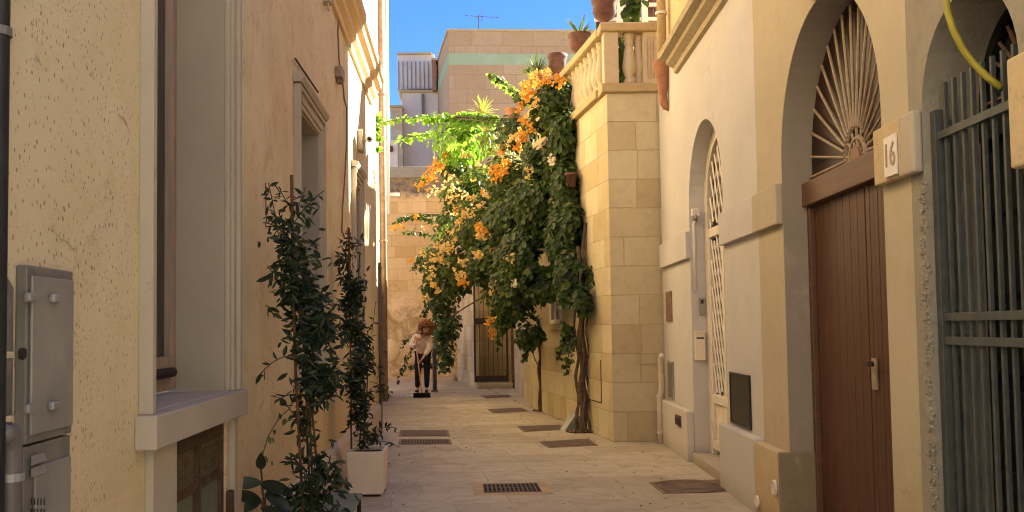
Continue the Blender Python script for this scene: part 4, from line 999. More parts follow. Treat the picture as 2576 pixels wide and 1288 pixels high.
# yellow-green creeper on the sunny side behind, on top of the end wall
CR = thing('yellow_green_creeper', (.6, 25.4, 4.9), 'yellow-green creeper glowing behind the vine on the far garden wall', 'creeper')
lc = Leaves('heart')
for b in ((1210,330,25.2,70,40,.5,800),(1240,400,25.2,60,55,.5,800),(1190,420,25.2,60,50,.5,650),(1215,275,25.3,32,20,.3,0),(1280,440,25.2,60,60,.5,500)):
    for i in range(b[6]):
        p, d = blob_point(b)
        if noise.noise(p*1.6) < -.12: continue
        lc.put(p, d+Vector((0,-.5,.5)), R.uniform(.09,.17))
lc.build('foliage', M['ly'], CR)
MB().tube([(.9,25.45,3.0),(.75,25.2,3.9),(.6,25.2,4.8),(.2,25.2,5.6),(1.0,25.2,6.2)], .03, 6).build('stem', M['bark'], CR, smooth=True)

def agave(name, c, r, n, mat, label, cat, up=.6, wd=.05, grp=None):
    o = MB()
    for i in range(n):
        q_ = 2*math.pi*i/n*1.618*2; el = R.uniform(.15, 1.0)*up; L_ = r*R.uniform(.75,1.1)
        dr = Vector((math.cos(q_), math.sin(q_), 0)); sd = Vector((-dr.y, dr.x, 0)); P_ = []
        for k in range(5):
            t = k/4; p = Vector(c)+dr*(L_*t*math.cos(el*1.2))+Vector((0,0,L_*(t*math.sin(el*1.4)*1.3 - .25*t*t)))
            w_ = wd*(1-t)**.7*(.6+.8*t if t < .5 else 1); P_ += [p-sd*w_, p+Vector((0,0,-w_*.5)), p+sd*w_]
        o.add(P_, [(k*3, k*3+1, k*3+4, k*3+3) for k in range(4)] + [(k*3+1, k*3+2, k*3+5, k*3+4) for k in range(4)])
    return o
# ------------------------------------------------------------------ pots on the balustrade
def pot(c, h, r, mat, label, cat, plant=None, name='terracotta_pot'):
    p = thing(name, c, label, cat, 'pots along the terrace balustrade')
    MB().lathe(c, [(r*.45,0),(r*.5,.03*h),(r*.3,.1*h),(r*.3,.2*h),(r*.75,.35*h),(r*.95,.55*h),(r*.88,.78*h),(r*1.02,.88*h),(r*1.05,h),(r*.9,h),(r*.85,.85*h)], 20).build('bowl', M[mat], p, smooth=True)
    MB().lathe(Vector(c)+Vector((0,0,.86*h)), [(.01,0),(r*.86,0),(r*.86,.01)], 16).build('soil', M['soil'], p)
    if plant: agave('leaves', Vector(c)+Vector((0,0,.88*h)), plant[0], plant[1], None, '', '', *plant[2:]).build('leaves', M['la'], p)
    return p
def on_rail(u):
    best = min((abs((lambda q: q)(0)), 0) for _ in (0,))
    lo, hi = 0.0, 5.2
    for _ in range(40):
        m_ = (lo+hi)/2; p = TF.P(m_, -.05, 5.13)
        q_ = ROT.to_3x3().transposed() @ (p-CAM); uu = U0 + FPX*q_.x/(-q_.z)
        if uu > u: lo = m_
        else: hi = m_
    return TF.P(lo, -.05, 5.13)
c = D(1521, 48, 11.75); pot((c.x, 11.75, 5.13), .36, .16, 'terrad', 'dark stone urn on the terrace corner cut by the top of the picture', 'urn', name='stone_urn')
c = on_rail(1459); pot(c, .34, .155, 'terrad', 'brown pot holding a spiky aloe near the terrace corner', 'pot', (.32, 16, 1.0, .028))
c = on_rail(1403); c.z += .02; pot(c, .44, .15, 'terrad', 'empty-looking brown pot standing lower down the balustrade', 'pot')
c = D(1350, 192, 14.4)
p = pot((c.x, 14.4, c.z-.25), .3, .14, 'terra', 'pot with a spiky yucca tuft above the orange flowers', 'pot', (.36, 26, 1.1, .022))
c = D(1215, 285, 15.6); a_ = agave('yucca', c, .30, 34, None, '', '', 1.1, .02).build('yucca_tuft', M['ly']); tag(a_, 'sunlit yellow yucca tuft standing on the vine arbor', 'plant')
c = D(1290, 300, 15.4); pot((c.x, 15.4, c.z-.05), .22, .13, 'terra', 'terracotta pot half hidden at the top of the arbor', 'pot')
c = D(1438, 445, 12.9)
HPt = thing('hanging_pot', (c.x, 12.9, c.z-.12), 'red terracotta pot hanging among the vine leaves beside the stone wall', 'pot')
MB().lathe((c.x+.0, 12.95, c.z-.14), [(.055,0),(.08,.16),(.09,.16),(.09,.20),(.07,.20),(.065,.16)], 18).build('bowl', M['terrad'], HPt, smooth=True)
# arbor wire the vine hangs from
ab = MB(); ab.tube([D(1300,300,15), D(1105,292,17.2)], .014, 6); ab.tube([D(1420,330,13.3), D(1105,292,17.2)], .012, 6)
o = ab.build('arbor_wire', M['iron'], smooth=True); tag(o, 'dark iron arbor rods carrying the vine over the alley', 'arbor')

# pergola on the terrace
PG = thing('pergola', (3.0, 13, TZ), 'white pergola with brown slats on the terrace behind the balustrade', 'pergola')
for (a, b_) in (((1540,62),(1566,-60)),((1600,62),(1592,-60)),((1624,62),(1618,-60))):
    p, q = D(*a, 12.7), D(*b_, 12.9); sdx = Vector((.04,0,0)); sdy = Vector((0,.04,0))
    p = Vector((p.x, p.y, TZ)); MB().hexa([p-sdx-sdy,p+sdx-sdy,p+sdx+sdy,p-sdx+sdy,q-sdx-sdy,q+sdx-sdy,q+sdx+sdy,q-sdx+sdy]).build('post', M['bwhite'], PG)
for z in (5.42, 5.62, 5.82, 6.02): MB().box(1.95, 4.6, 13.0, 13.05, z, z+.045).build('beam', M['bwhite'], PG)
B = MB()
for i in range(30): B.box(1.98+i*.09, 2.062+i*.09, 13.09, 13.12, 5.2, 7.0)
B.build('slats', M['terrad'], PG)
o = MB().box(2.05, 2.5, 12.3, 12.35, TZ+.1, 4.95).build('terrace_screen', M['bwhite']); tag(o, 'white board leaning behind the stone balusters', 'screen')
LV = thing('terrace_creeper', D(1592, 60, 12.3), 'green leaves trailing in front of the white pergola', 'creeper')
l3 = Leaves('heart')
for i in range(70):
    p = D(R.gauss(1592,9), R.uniform(-40,48), 12.3); l3.put(p, Vector((0,-1,.3))+rnd_dir()*.5, R.uniform(.09,.16), tip=(R.gauss(0,.3),0,-1))
for i in range(50):
    p = D(R.gauss(1562,5), R.uniform(80,200), 12.2); l3.put(p, Vector((0,-1,.3))+rnd_dir()*.5, R.uniform(.08,.13), tip=(R.gauss(0,.3),0,-1))
l3.build('foliage', M['lb'], LV)
MB().tube([D(1592,62,12.35),D(1588,0,12.35),D(1595,-60,12.35)], .01, 5).build('stem', M['stem'], LV)

# ------------------------------------------------------------------ climbing plants at the left wall
def climber(root, prof, y, leaves, size, stems, mats, seed, sprigs, parent_y=None):
    rr_ = random.Random(seed); L = Leaves('lance'); st = MB()
    tot = sum(abs(prof[i+1][0]-prof[i][0])*(prof[i][2]-prof[i][1])*prof[i][3] for i in range(len(prof)-1))
    for i in range(len(prof)-1):
        v0, a0, b0_, dn = prof[i]; v1, a1, b1_, _ = prof[i+1]
        n = int(leaves*abs(v1-v0)*(b0_-a0)*dn/tot)
        k = 0
        while k < n:
            t = rr_.random(); v = v0+(v1-v0)*t; a = a0+(a1-a0)*t; b = b0_+(b1_-b0_)*t
            u = (a+b)/2 + (rr_.gauss(0, .22)+.35*noise.noise(Vector((seed*3.1, v*.013, 0))))*(b-a)
            p = D(u, v, y+rr_.gauss(0, .08))
            if p.x < -1.03: p.x = -1.03+rr_.random()*.05
            k += 1
            if noise.noise(p*6.5+Vector((seed,0,0))) < -.06: continue
            L.put(p, rnd_dir()*.9+Vector((.1,-.6,.5)), size*rr_.uniform(.6,1.15), tip=Vector((rr_.gauss(0,1), rr_.gauss(0,.6), rr_.gauss(-.5,.6))))
    for s_ in stems: st.tube([D(u, v, y) for u, v in s_], .006 if len(s_) > 2 else .005, 6)
    for (a, b, sag, nl) in sprigs:
        p, q = D(*a, y), D(*b, y+.02); p.x = max(p.x,-1.03); q.x = max(q.x,-1.03); pa = bez(p, q, sag, 10); st.tube(pa, .0028, 5)
        for i in range(nl):
            j = rr_.randrange(len(pa)-1); t = pa[j].lerp(pa[j+1], rr_.random())
            L.put(t, rnd_dir()+Vector((0,-.6,.4)), size*rr_.uniform(.6,1.0), tip=(rr_.gauss(0,1), rr_.gauss(0,.5), rr_.gauss(-.3,.7)))
    L.build('foliage', mats[0], root); st.build('stems', mats[1], root, smooth=True)
yA = 4.85
CA = thing('climbing_plant', D(785, 1400, yA), 'taller dark-leaved climber on a stake in front of the second left window', 'climber', 'staked climbers along the left wall')
climber(CA, [(490,725,790,.35),(560,690,800,.5),(600,680,805,.95),(680,688,812,1.15),(730,700,820,1.15),(790,705,850,1.2),(860,715,850,1.2),(920,735,850,1.0),(975,745,840,.65),(1010,735,830,.6),(1060,750,825,.5),(1100,755,835,.7),(1160,740,860,.9),(1230,735,870,1.0),(1300,740,860,.9),(1390,740,850,.8)],
  yA, 3700, .068, [[(735,440),(737,600),(742,800)],[(768,620),(762,800),(778,1000),(785,1200),(785,1390)],[(745,700),(770,900),(772,1100),(790,1390)],[(790,800),(782,1000),(800,1200),(792,1390)]],
  (M['lw'], M['stem']), 3,
  [((760,900),(632,955),.10,14),((740,620),(662,560),.06,10),((700,590),(675,460),.03,9),((740,560),(815,480),.03,9),((745,540),(770,470),.02,7),((670,560),(668,460),-.02,10),((800,780),(862,770),.04,12),
   ((770,1000),(690,1015),.06,16),((770,1100),(700,1000),.05,8),((800,850),(850,900),.04,10),((690,800),(668,770),.04,6),((760,1150),(722,1170),.03,10),((735,580),(690,545),.04,14),((720,510),(700,480),.03,6)])
tag(MB().tube([D(733,440,yA-.02), D(742,900,yA-.02), D(768,1390,yA-.02)], .008, 6).build('stake', M['stake'], CA))
# its planter, just below the picture
gA = D(785, 1400, yA); 
PLa = thing('planter', (gA.x, yA, 0), 'cream square planter under the taller climber at the left wall', 'planter', 'cream planters by the left wall')
def planter_parts(P_, x0, x1, y0, y1, h):
    B = MB(); t = .03
    # tapered four-sided tub with a hollow top
    o_ = [(x0+.015,y0+.015),(x1-.015,y0+.015),(x1-.015,y1-.015),(x0+.015,y1-.015)]; tp = [(x0,y0),(x1,y0),(x1,y1),(x0,y1)]; inn = [(x0+t,y0+t),(x1-t,y0+t),(x1-t,y1-t),(x0+t,y1-t)]
    vs = [(x,y,.02) for x,y in o_]+[(x,y,h) for x,y in tp]+[(x,y,h) for x,y in inn]+[(x,y,h-.08) for x,y in inn]
    fs = [(3,2,1,0)]
    for L_ in (0,4,8):
        for i in range(4): fs.append((L_+i, L_+(i+1)%4, L_+4+(i+1)%4, L_+4+i))
    fs.append((12,13,14,15)); B.add(vs, fs).build('tub', M['planter'], P_, bev=.008)
    MB().box(x0+t+.002, x1-t-.002, y0+t+.002, y1-t-.002, h-.075, h-.035).build('soil', M['soil'], P_)
    MB().box(x0+.04, x1-.04, y0+.04, y1-.04, 0, .02).build('base', M['iron'], P_)
planter_parts(PLa, gA.x-.17, gA.x+.17, yA-.17, yA+.17, .3)
c0 = G(872, 1252); c1 = G(966, 1254)
PLb = thing('planter', ((c0.x+c1.x)/2, c0.y+.2, 0), 'cream planter box holding the shorter climber beside the alley', 'planter', 'cream planters by the left wall')
planter_parts(PLb, c0.x, c1.x, c0.y, c0.y+.44, D(900,1137,c0.y).z)
yB = c0.y+.2
CB = thing('climbing_plant', D(905, 1125, yB), 'shorter dark-leaved climber growing from the cream planter box', 'climber', 'staked climbers along the left wall')
climber(CB, [(585,862,885,.4),(640,850,905,.7),(700,848,915,1.1),(760,850,915,1.3),(820,855,925,1.3),(880,862,935,1.3),(940,868,940,1.0),(1000,875,940,.9),(1060,880,940,.7),(1090,885,950,.9),(1125,890,950,.9)],
  yB, 2700, .072, [[(876,575),(880,800),(884,1130)],[(905,640),(898,800),(915,950),(905,1125)],[(895,800),(925,950),(915,1125)]], (M['lw'], M['stem']), 9,
  [((900,1000),(988,985),.06,16),((930,960),(985,1000),.06,8),((920,1100),(1000,1078),.08,12),((930,1115),(1005,1125),.06,10),((890,640),(915,590),.03,8),((880,620),(850,600),.02,6),((930,900),(965,960),.06,8),((935,840),(945,760),.0,5)])
MB().tube([D(877,572,yB), D(880,700,yB)], .013, 6).build('stake', M['stake'], CB)
MB().tube([D(880,700,yB), D(884,1132,yB)], .009, 6).build('stake_lower', M['stake'], CB)
# broad leaved plant low in the corner
yC = 4.85
KP = thing('broad_leaved_plant', D(650, 1330, yC), 'dusky broad-leaved plant at the bottom edge under the left plinth', 'plant')
st = MB(); kb = D(640, 1330, yC); kb.x = max(kb.x, -.98); K = MB()
for (u, v, L_, an) in ((612,1215,.17,2.2),(632,1180,.14,1.5),(650,1215,.18,.6),(668,1240,.17,.2),(690,1262,.16,-.1),(630,1262,.17,1.9),(655,1275,.15,.4),(610,1262,.13,2.7),(680,1290,.15,.0)):
    p = D(u, v, yC); p.x = max(p.x, -1.0); st.tube(bez(kb, p, .06, 8), .005, 6)
    t = Vector((math.cos(an), -.35, math.sin(an)-.75)).normalized(); sd = t.cross(Vector((.2,-1,.4))).normalized(); N2 = sd.cross(t)
    P_ = []
    for k in range(7):
        s2 = k/6; wd_ = L_*.19*math.sin(math.pi*min(.97, s2*.92+.06))**.8; q_ = p+t*(L_*s2)+N2*(-.12*L_*s2*s2)
        P_ += [q_-sd*wd_+N2*wd_*.25, q_, q_+sd*wd_+N2*wd_*.25]
    K.add(P_, [(k*3,k*3+1,k*3+4,k*3+3) for k in range(6)]+[(k*3+1,k*3+2,k*3+5,k*3+4) for k in range(6)])
K.build('foliage', M['lk'], KP, smooth=True); st.build('stems', M['stem'], KP, smooth=True)
# slender wall sprig
sp = MB(); SPp = thing('wall_sprig', D(660,1060,5.2), 'thin trailing sprig with few pale leaves against the left wall', 'plant')
pa = [Vector((-1.05, p.y, p.z)) for p in (LF.P(*[LF.at(u,v)[0], .03, LF.at(u,v)[1]]) for u, v in ((645,1150),(660,1100),(690,1050),(715,1030),(738,980)))]
sp.tube(pa, .003, 5).build('stem', M['stem'], SPp)
l4 = Leaves('heart')
for p in pa:
    for k in range(3): l4.put(p+rnd_dir()*.03+Vector((.03,0,0)), Vector((1,-.5,.2))+rnd_dir()*.4, R.uniform(.03,.05))
l4.build('foliage', M['la'], SPp)

# green table corner at the bottom
tc = G(912, 1240, .40); t0 = D(850, 1236, tc.y)
TB = thing('green_table', (tc.x-.2, tc.y-.3, 0), 'low green metal table cut off by the bottom edge', 'table')
ty1 = tc.y
MB().box(tc.x-.42, tc.x, ty1-.55, ty1, .375, .40).build('tabletop', M['table'], TB, bev=.004)
for (x, y) in ((tc.x-.02, ty1-.02), (tc.x-.40, ty1-.02), (tc.x-.02, ty1-.53), (tc.x-.40, ty1-.53)):
    MB().box(x-.012, x+.012, y-.012, y+.012, 0, .374).build('leg', M['iron'], TB)

# ------------------------------------------------------------------ left wall fittings
a0, _ = LF.at(36, 880); a1, _ = LF.at(155, 880); zt = LF.at(90, 674)[1]; zm = LF.at(90, 1105)[1]
CBn = thing('utility_cabinet', LF.P((a0+a1)/2, .03, 0), 'dented grey metal utility cabinet in two tiers on the left wall', 'cabinet')
B = MB(); B.fb(LF, a0, a1, zm, zt, .001, .03); B.build('upper_case', M['cab2'], CBn, bev=.004)
dr_ = MB().fb(LF, a0+.014, a1-.012, zm+.02, zt-.025, .03, .038).build('upper_door', M['cab'], CBn, bev=.003)
for (u, v) in ((68,748),(130,750),(65,1028),(127,1020)):
    a, z = LF.at(u, v, .038); MB().fb(LF, a-.02, a+.02, z-.012, z+.012, .038, .056).build('clip', M['cab'], dr_, bev=.006)
a, z = LF.at(53, 890, .038); MB().tube([LF.P(a,.036,z),LF.P(a,.046,z)], .014, 12).build('lock', M['iron'], dr_)
B = MB(); B.fb(LF, a0, a1, -.02, zm-.006, .001, .026); B.build('lower_case', M['cab2'], CBn, bev=.004)
lo_ = MB().fb(LF, a0+.05, a1-.012, .05, zm-.06, .026, .034).build('lower_door', M['cab'], CBn, bev=.003)
for v in (1160, 1190):
    aa0, z = LF.at(78, v, .034); aa1, _ = LF.at(110, v, .034)
    MB().prof(LF, aa0, aa1, [(.034,z-.012),(.034,z+.012),(.043,z-.008)]).build('louvre', M['cab'], lo_)
for r2 in range(2):
    for c2 in range(5):
        a, z = LF.at(80+c2*8, 1262+r2*26, .035); MB().fb(LF, a-.003, a+.003, z-.008, z+.008, .034, .0345).build('vent_hole', M['dark'], lo_)
# grey soil pipe with elbows
a, _ = LF.at(18, 900, .06)
GP = thing('grey_waste_pipe', LF.P(a, .06, 0), 'grey plastic waste pipe with elbows in front of the cabinet edge', 'pipe')
zz1 = LF.at(18, 1100, .06)[1]; zz0 = LF.at(18, 705, .06)[1]
MB().tube([LF.P(a-.05,.04,zz0+.015), LF.P(a-.03,.05,zz0+.01), LF.P(a,.055,zz0-.02), LF.P(a,.055,zz0-.06), LF.P(a,.055,zz1+.03)], .017, 12).build('upper_run', M['pipeg'], GP, smooth=True)
MB().tube([LF.P(a-.02,.055,zz1+.01), LF.P(a+.01,.06,zz1+.01), LF.P(a+.022,.06,zz1-.03), LF.P(a+.022,.06,zz1-.08), LF.P(a+.022,.06,.0)], .026, 14).build('lower_run', M['pipeg'], GP, smooth=True)
p = LF.P(a+.022, .06, zz1-.10)
for dz in (0, -.13): MB().lathe((p.x, p.y, p.z+dz), [(.026,0),(.031,0),(.031,.018),(.026,.018)], 14).build('collar', M['cab'], GP)
p = LF.P(a, .055, 0)
for v in (900, 1060): MB().lathe((p.x, p.y, LF.at(18,v,.06)[1]), [(.017,0),(.021,0),(.021,.014),(.017,.014)], 12).build('clip', M['corn'], GP)
a, _ = LF.at(-6, 500, .05)
o = MB().tube([LF.P(a,.05,0), LF.P(a,.05,7.5)], .022, 12).build('black_pipe', M['pipeb'], smooth=True); tag(o, 'black vertical pipe at the extreme left edge', 'pipe')
MB().lathe(LF.P(a,.05,LF.at(5,95,.05)[1]), [(.022,0),(.027,0),(.027,.02),(.022,.02)], 12).build('clip', M['cab2'], o)
# cable
def onL(pts, d=.012): return [LF.P(LF.at(u,v,d)[0], d, LF.at(u,v,d)[1]) for u, v in pts]
cb = MB().tube(onL([(886,2),(878,18),(862,20),(852,30),(850,80),(853,150),(858,190),(862,205),(866,250),(872,270),(872,360),(868,440),(862,520),(860,580),(868,600)]), .007, 6).build('cable', M['cable'], smooth=True)
tag(cb, 'thin cable looping down the left wall from the cornice', 'cable')
a, z = LF.at(859, 184, .05)
jb = MB().fb(LF, a-.09, a+.09, z-.055, z+.04, .001, .07).build('junction_box', M['pipet'], None, bev=.006); tag(jb, 'small tan junction box on the cable of the left wall', 'box')
MB().fb(LF, a-.02, a+.06, z-.09, z-.055, .01, .05).build('cap', M['cable'], jb, bev=.004)
a, z = LF.at(826, 8, .04); o = MB(); o.fb(LF, a-.05, a+.07, z+.0, z+.07, .001, .06); o.tube([LF.P(a+.02,.04,z),LF.P(a+.03,.04,z-.05),LF.P(a-.03,.04,z-.06),LF.P(a-.02,.04,z)], .007, 6)
o = o.build('wall_bracket', M['trimL']); tag(o, 'little metal ring bracket high on the left wall', 'bracket')
# slanting iron strip over the second window
p = onL([(743,148),(800,232)], .02); o = MB().tube(p, .008, 6).build('iron_strip', M['rust']); tag(o, 'rusty strip slanting above the second left window', 'strip')
# surveillance camera
a, z = LF.at(924, 352, .1)
CMr = thing('wall_camera', LF.P(a, .02, z), 'white surveillance camera on the sunlit left wall near the corner', 'camera')
MB().fb(LF, a-.12, a+.12, z-.13, z+.10, .001, .06).build('backplate', M['trimL'], CMr, bev=.01)
MB().tube([LF.P(a+.05,.12,z+.02), LF.P(a-.12,.13,z-.01)], .038, 12).build('housing', M['bwhite'], CMr, smooth=True)
MB().tube([LF.P(a-.12,.13,z-.01), LF.P(a-.135,.132,z-.012)], .022, 12).build('lens', M['blackp'], CMr, smooth=True)
MB().tube([LF.P(a,.06,z), LF.P(a,.14,z)], .02, 8).build('arm', M['bwhite'], CMr)
# little creeper by the camera
LC = thing('corner_creeper', LF.P(12.5, .1, 3.4), 'small creeper tuft on the far corner of the left house', 'creeper'); l5 = Leaves('heart')
for i in range(130):
    t = R.random(); u = 948+R.gauss(0,6); v = 290+t*90; p = D(u, v, 12.9); l5.put(p, rnd_dir()+Vector((.5,-.5,.3)), R.uniform(.04,.09))
l5.build('foliage', M['ll'], LC); MB().tube([D(948,290,12.93),D(946,340,12.93),D(950,385,12.93)], .006, 5).build('stem', M['stem'], LC)

# ------------------------------------------------------------------ covers in the paving
def quad_ground(us, z0, z1):
    p = [G(u, v) for u, v in us]
    return MB().hexa([(q.x,q.y,z0) for q in p]+[(q.x,q.y,z1) for q in p]), p
def inset(p, e):
    c = sum((Vector(q) for q in p), Vector())/4; return [c+(Vector(q)-c)*(1-e) for q in p]
def cover(us, label, kind='plain', name='manhole_cover'):
    o, p = quad_ground(us, -.02, .006)
    fr_ = o.build(name, M['cover2'] if kind != 'grate' else M['curb'], None, bev=.002); tag(fr_, label, 'manhole cover' if name == 'manhole_cover' else 'drain', 'iron covers set in the paving')
    e = .10 if kind != 'grate' else .26
    q = inset(p, e)
    MB().hexa([(a.x,a.y,.006) for a in q]+[(a.x,a.y,.0095) for a in q]).build('plate', M['cover'], fr_)
    if kind in ('grate', 'slots'):
        S = MB(); n = 13 if kind == 'grate' else 16
        for i in range(n):
            t0_, t1_ = (i+.22)/n, (i+.78)/n
            for (g0, g1) in ((.08,.48),(.54,.92)):
                f_ = lambda s_, t_: (q[0].lerp(q[1], t_)).lerp(q[3].lerp(q[2], t_), s_)
                cs_ = [f_(g0,t0_), f_(g0,t1_), f_(g1,t1_), f_(g1,t0_)]
                S.hexa([(a.x,a.y,.0095) for a in cs_]+[(a.x,a.y,.011) for a in cs_])
        S.build('slots', M['dark'] if kind == 'grate' else M['iron'], fr_)
    if kind == 'ring':
        c = sum(q, Vector())/4; S = MB()
        for rad in (.27, .24):
            pts_ = [(c.x+rad*math.cos(2*math.pi*i/40)*1.15, c.y+rad*math.sin(2*math.pi*i/40)*1.15, .0105) for i in range(41)]
            S.tube(pts_, .006, 5)
        for i in range(5): S.box(c.x-.10, c.x+.10, c.y-.1+i*.05, c.y-.08+i*.05, .0095, .0115)
        S.build('ring', M['cover2'], fr_)
cover([(1192,1246),(1392,1243),(1372,1213),(1190,1217)], 'slotted drain grate with pale stone surround in the foreground', 'grate', 'drain_grate')
cover([(1668,1243),(1835,1238),(1822,1207),(1632,1214)], 'large cover with a round inner ring near the right wall', 'ring')
cover([(1380,1127),(1506,1121),(1482,1104),(1355,1112)], 'plain cover next to the stone corner foot', 'plain')
cover([(1318,1087),(1428,1081),(1408,1069),(1300,1073)], 'plain cover just left of the thick vine trunk')
cover([(1240,1040),(1332,1035),(1312,1026),(1226,1030)], 'plain cover left of the slender vine stem')
cover([(1222,1003),(1290,999),(1278,993),(1208,996)], 'small faint cover farthest away near the garden gate')
cover([(1003,1098),(1132,1098),(1128,1083),(1006,1083)], 'smooth purplish cover behind the speckled one at the left of the alley')
cover([(1002,1119),(1138,1118),(1133,1106),(1005,1106)], 'speckled slotted cover in front of the smooth one at the left', 'slots')
cover([(1015,955),(1060,955),(1060,951),(1018,951)], 'tiny cover far behind the sweeping person')

# leaning boards and rubble at the trunk foot
p = G(1425, 1082)
o = MB(); 
for i in range(4):
    s_ = p+Vector((i*.055-.05, .0+i*.02, 0)); e_ = s_+Vector((.17, .12, .20)); wd_ = Vector((.03,-.02,.0))
    o.hexa([s_-wd_, s_+wd_, s_+wd_+Vector((.0,.02,.015)), s_-wd_+Vector((.0,.02,.015)), e_-wd_, e_+wd_, e_+wd_+Vector((0,.02,.015)), e_-wd_+Vector((0,.02,.015))])
o = o.build('leaning_slats', M['cab']); tag(o, 'grey slats leaning against the foot of the thick trunk', 'slats')

# ------------------------------------------------------------------ person sweeping
py = 20.6
def skin_obj(name, nodes, edges, mat, par, sub=2):
    me = bpy.data.meshes.new(name); base = Vector((0,0,0)); p_ = par
    while p_: base += p_.location; p_ = p_.parent
    me.from_pydata([tuple(Vector(n[0])-base) for n in nodes], edges, [])
    o = bpy.data.objects.new(name, me); COL.objects.link(o); o.parent = par
    bm = bmesh.new(); bm.from_mesh(me); ly = bm.verts.layers.skin.verify()
    for v, n in zip(bm.verts, nodes):
        r = n[1]; v[ly].radius = (r, r) if not isinstance(r, tuple) else r; v[ly].use_root = False
    bm.verts.ensure_lookup_table(); bm.verts[0][ly].use_root = True; bm.to_mesh(me); bm.free()
    s = o.modifiers.new('skin', 'SKIN'); s.use_smooth_shade = True
    b = o.modifiers.new('sub', 'SUBSURF'); b.levels = sub; b.render_levels = sub
    me.materials.append(mat); return o
PR = thing('person', (-.77, py, 0), 'person with curly auburn hair in a pale pink top bending forward to sweep', 'person')
X = lambda u, v, y: D(u, v, y)
V = Vector
pel = V((-.76, py+.10, .84)); wst = V((-.765, py+.02, .98)); chs = V((-.77, py-.16, 1.15)); nk = V((-.73, py-.30, 1.27)); hd = V((-.665, py-.42, 1.36)); hd2 = V((-.655, py-.46, 1.44))
lsh = V((-.62, py-.22, 1.18)); rsh = V((-.92, py-.20, 1.20))
lel = V((-.60, py-.36, .98)); lha = V((-.74, py-.52, .78)); rel = V((-.985, py-.30, 1.02)); rha = V((-.865, py-.47, 1.05))
lhip = V((-.67, py+.10, .80)); lkn = V((-.675, py+.03, .45)); lan = V((-.685, py+.10, .08)); lto = V((-.69, py-.06, .035))
rhip = V((-.85, py+.10, .80)); rkn = V((-.875, py+.02, .45)); ran = V((-.885, py+.12, .08)); rto = V((-.91, py-.04, .035))
def hand(base, fwd, side, pal):
    """five curled finger chains: returns nodes, edges relative to the wrist node index 0"""
    nd = []; ed = []
    palm = base + fwd*.045; nd.append((palm, (.030,.016)))
    for i, (off, ln) in enumerate(((-.026,.055),(-.009,.065),(.009,.06),(.026,.048))):
        k = palm + side*off + fwd*.03; m1 = k + fwd*ln*.45 + pal*.012; m2 = m1 + fwd*ln*.15 + pal*ln*.5
        b_ = len(nd); nd += [(k,.009),(m1,.0085),(m2,.007)]; ed += [(0,b_),(b_,b_+1),(b_+1,b_+2)]
    t1 = base + fwd*.02 - side*.035 + pal*.01; t2 = t1 + fwd*.03 + pal*.025 - side*.01; b_ = len(nd); nd += [(t1,.010),(t2,.008)]; ed += [(0,b_),(b_,b_+1)]
    return nd, ed
nodes = [(pel,.13),(wst,.115),(chs,.135),(nk,.052),(hd,.085),(hd2,.075),(lsh,.06),(lel,.04),(lha,.024),(rsh,.06),(rel,.04),(rha,.024),(lhip,.085),(lkn,.055),(lan,.035),(lto,.03),(rhip,.085),(rkn,.055),(ran,.035),(rto,.03)]
edges = [(0,1),(1,2),(2,3),(3,4),(4,5),(2,6),(6,7),(7,8),(2,9),(9,10),(10,11),(0,12),(12,13),(13,14),(14,15),(0,16),(16,17),(17,18),(18,19)]
for wi, base, fwd, side, pal in ((8, lha, (lha-lel).normalized(), V((0,-.5,.8)).normalized(), V((-.6,-.4,-.4)).normalized()), (11, rha, (rha-rel).normalized(), V((0,-.3,1)).normalized(), V((.2,-.8,-.1)).normalized())):
    nd, ed = hand(base, fwd, side, pal); b_ = len(nodes); nodes += nd; edges += [(wi, b_)] + [(i+b_, j+b_) for i, j in ed]
body = skin_obj('body', nodes, edges, M['skin'], PR)
skin_obj('top', [(wst+V((0,.05,-.09)),.155),(wst,.15),(chs,.165),(nk+V((0,.04,-.03)),.085),(lsh,.085),(lel,.065),(lha.lerp(lel,.25),.045),(rsh,.085),(rel,.065),(rha.lerp(rel,.3),.045)], [(0,1),(1,2),(2,3),(2,4),(4,5),(5,6),(2,7),(7,8),(8,9)], M['pink'], PR)
skin_obj('trousers', [(pel,.145),(lhip,.105),(lkn,.072),(lan+V((0,0,.03)),.055),(rhip,.105),(rkn,.072),(ran+V((0,0,.03)),.055)], [(0,1),(1,2),(2,3),(0,4),(4,5),(5,6)], M['jeans'], PR)
for a_, t_ in ((lan, lto), (ran, rto)):
    skin_obj('shoe', [(a_+V((0,.04,-.03)),.042),(a_.lerp(t_,.5)+V((0,0,-.01)),.045),(t_+V((0,-.04,0)),.036)], [(0,1),(1,2)], M['shoe'], PR, 1)
# curly hair: many small curls
hb = MB(); hc = V((hd.x-.0, hd.y+.03, hd.z+.06))
for i in range(520):
    d = rnd_dir()
    if d.y < -.55 and d.z < .1: continue
    c = hc + V((d.x*.142, d.y*.14, d.z*.145))*R.uniform(.75,1.08); s_ = R.uniform(.012,.026); ax = rnd_dir(); ax2 = ax.orthogonal().normalized()
    hb.tube([c+ax*s_*math.cos(t)+ax2*s_*math.sin(t)+d*.004*t for t in (0,1.2,2.4,3.6,4.8)], [.008,.011,.011,.010,.006], 5)
hb.build('hair', M['hair'], PR, smooth=True)
fc_ = MB()
for s_ in (-1, 1):
    c = hd2 + V((s_*.032, -.072, -.035)); fc_.lathe(c, [(.002,-.008),(.010,0),(.002,.008)], 8)
fc_.build('eyes', M['iron'], PR)
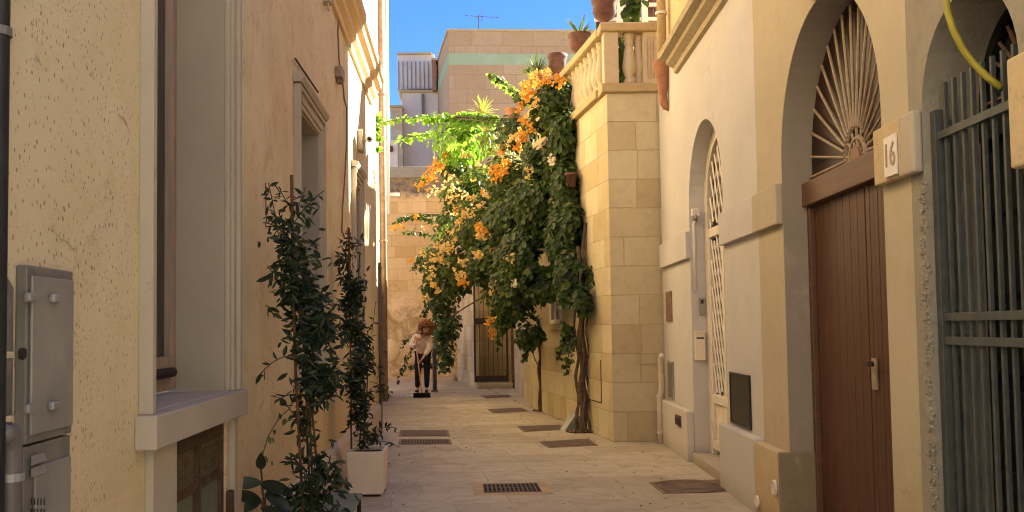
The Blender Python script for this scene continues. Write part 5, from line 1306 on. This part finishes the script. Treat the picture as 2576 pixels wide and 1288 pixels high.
# broom
hb0 = V((-.90, py-.44, 1.22)); hb1 = V((-.745, 19.42, .09))
BR = thing('broom', (hb1.x, hb1.y, 0), 'push broom with wooden handle and black brush head held by the sweeping person', 'broom')
MB().tube([hb0, hb1], .013, 8).build('handle', M['handle'], BR, smooth=True)
bl = BR.location
MB().box(bl.x-.17, bl.x+.17, bl.y-.035, bl.y+.035, .065, .10).build('brush_block', M['bristle'], BR, bev=.01)
B = MB()
for i in range(90):
    x = bl.x-.165+.33*i/89; 
    for y in (-.028, .0, .028): B.tube([(x, bl.y+y, .066),(x+R.gauss(0,.008), bl.y+y*1.6+R.gauss(0,.006), .0)], .004, 3)
B.build('bristles', M['bristle'], BR)
# dustpan
c = G(1034, 996)
DPn = thing('dustpan', c, 'white dustpan lying on the paving beside the broom', 'dustpan')
B = MB(); B.box(c.x-.13, c.x+.12, c.y-.1, c.y+.12, .002, .010); B.box(c.x-.13, c.x-.12, c.y-.1, c.y+.12, .010, .06); B.box(c.x+.11, c.x+.12, c.y-.1, c.y+.12, .010, .06); B.box(c.x-.12, c.x+.11, c.y+.11, c.y+.12, .010, .07)
B.build('tray', M['bwhite'], DPn, bev=.003); MB().tube([(c.x,c.y+.12,.05),(c.x-.01,c.y+.26,.07)], .012, 8).build('handle', M['bwhite'], DPn)
# post behind
c = G(1094, 986)
PS = thing('bollard', c, 'grey metal bollard standing behind the sweeping person', 'bollard')
MB().lathe(c, [(.05,.03),(.045,.9),(.06,.905),(.06,1.0),(.045,1.02),(.01,1.03)], 16).build('post', M['post'], PS, smooth=True)
MB().box(c.x-.075, c.x+.075, c.y-.06, c.y+.06, 0, .04).build('foot', M['post'], PS, bev=.006)
# litter leaves on the paving
lt = Leaves('lance')
for i in range(240):
    y = R.uniform(7, 22); x = R.uniform(-.9, 2.0) if R.random() < .5 else R.gauss(1.6, .35)
    lim = 1.85 if y > 11.5 else 2.2
    if y > 11.6: lim = 1.82-.115*(y-11.6)
    x = min(x, lim); lt.put((x, y, .012), (R.gauss(0,.2),R.gauss(0,.2),1), R.uniform(.025,.05), tip=(R.gauss(0,1),R.gauss(0,1),0))
tag(lt.m.build('fallen_leaves', M['stem'], origin=(0,0,0), recalc=False), 'scattered dry leaves on the paving', 'leaves', kind='stuff')
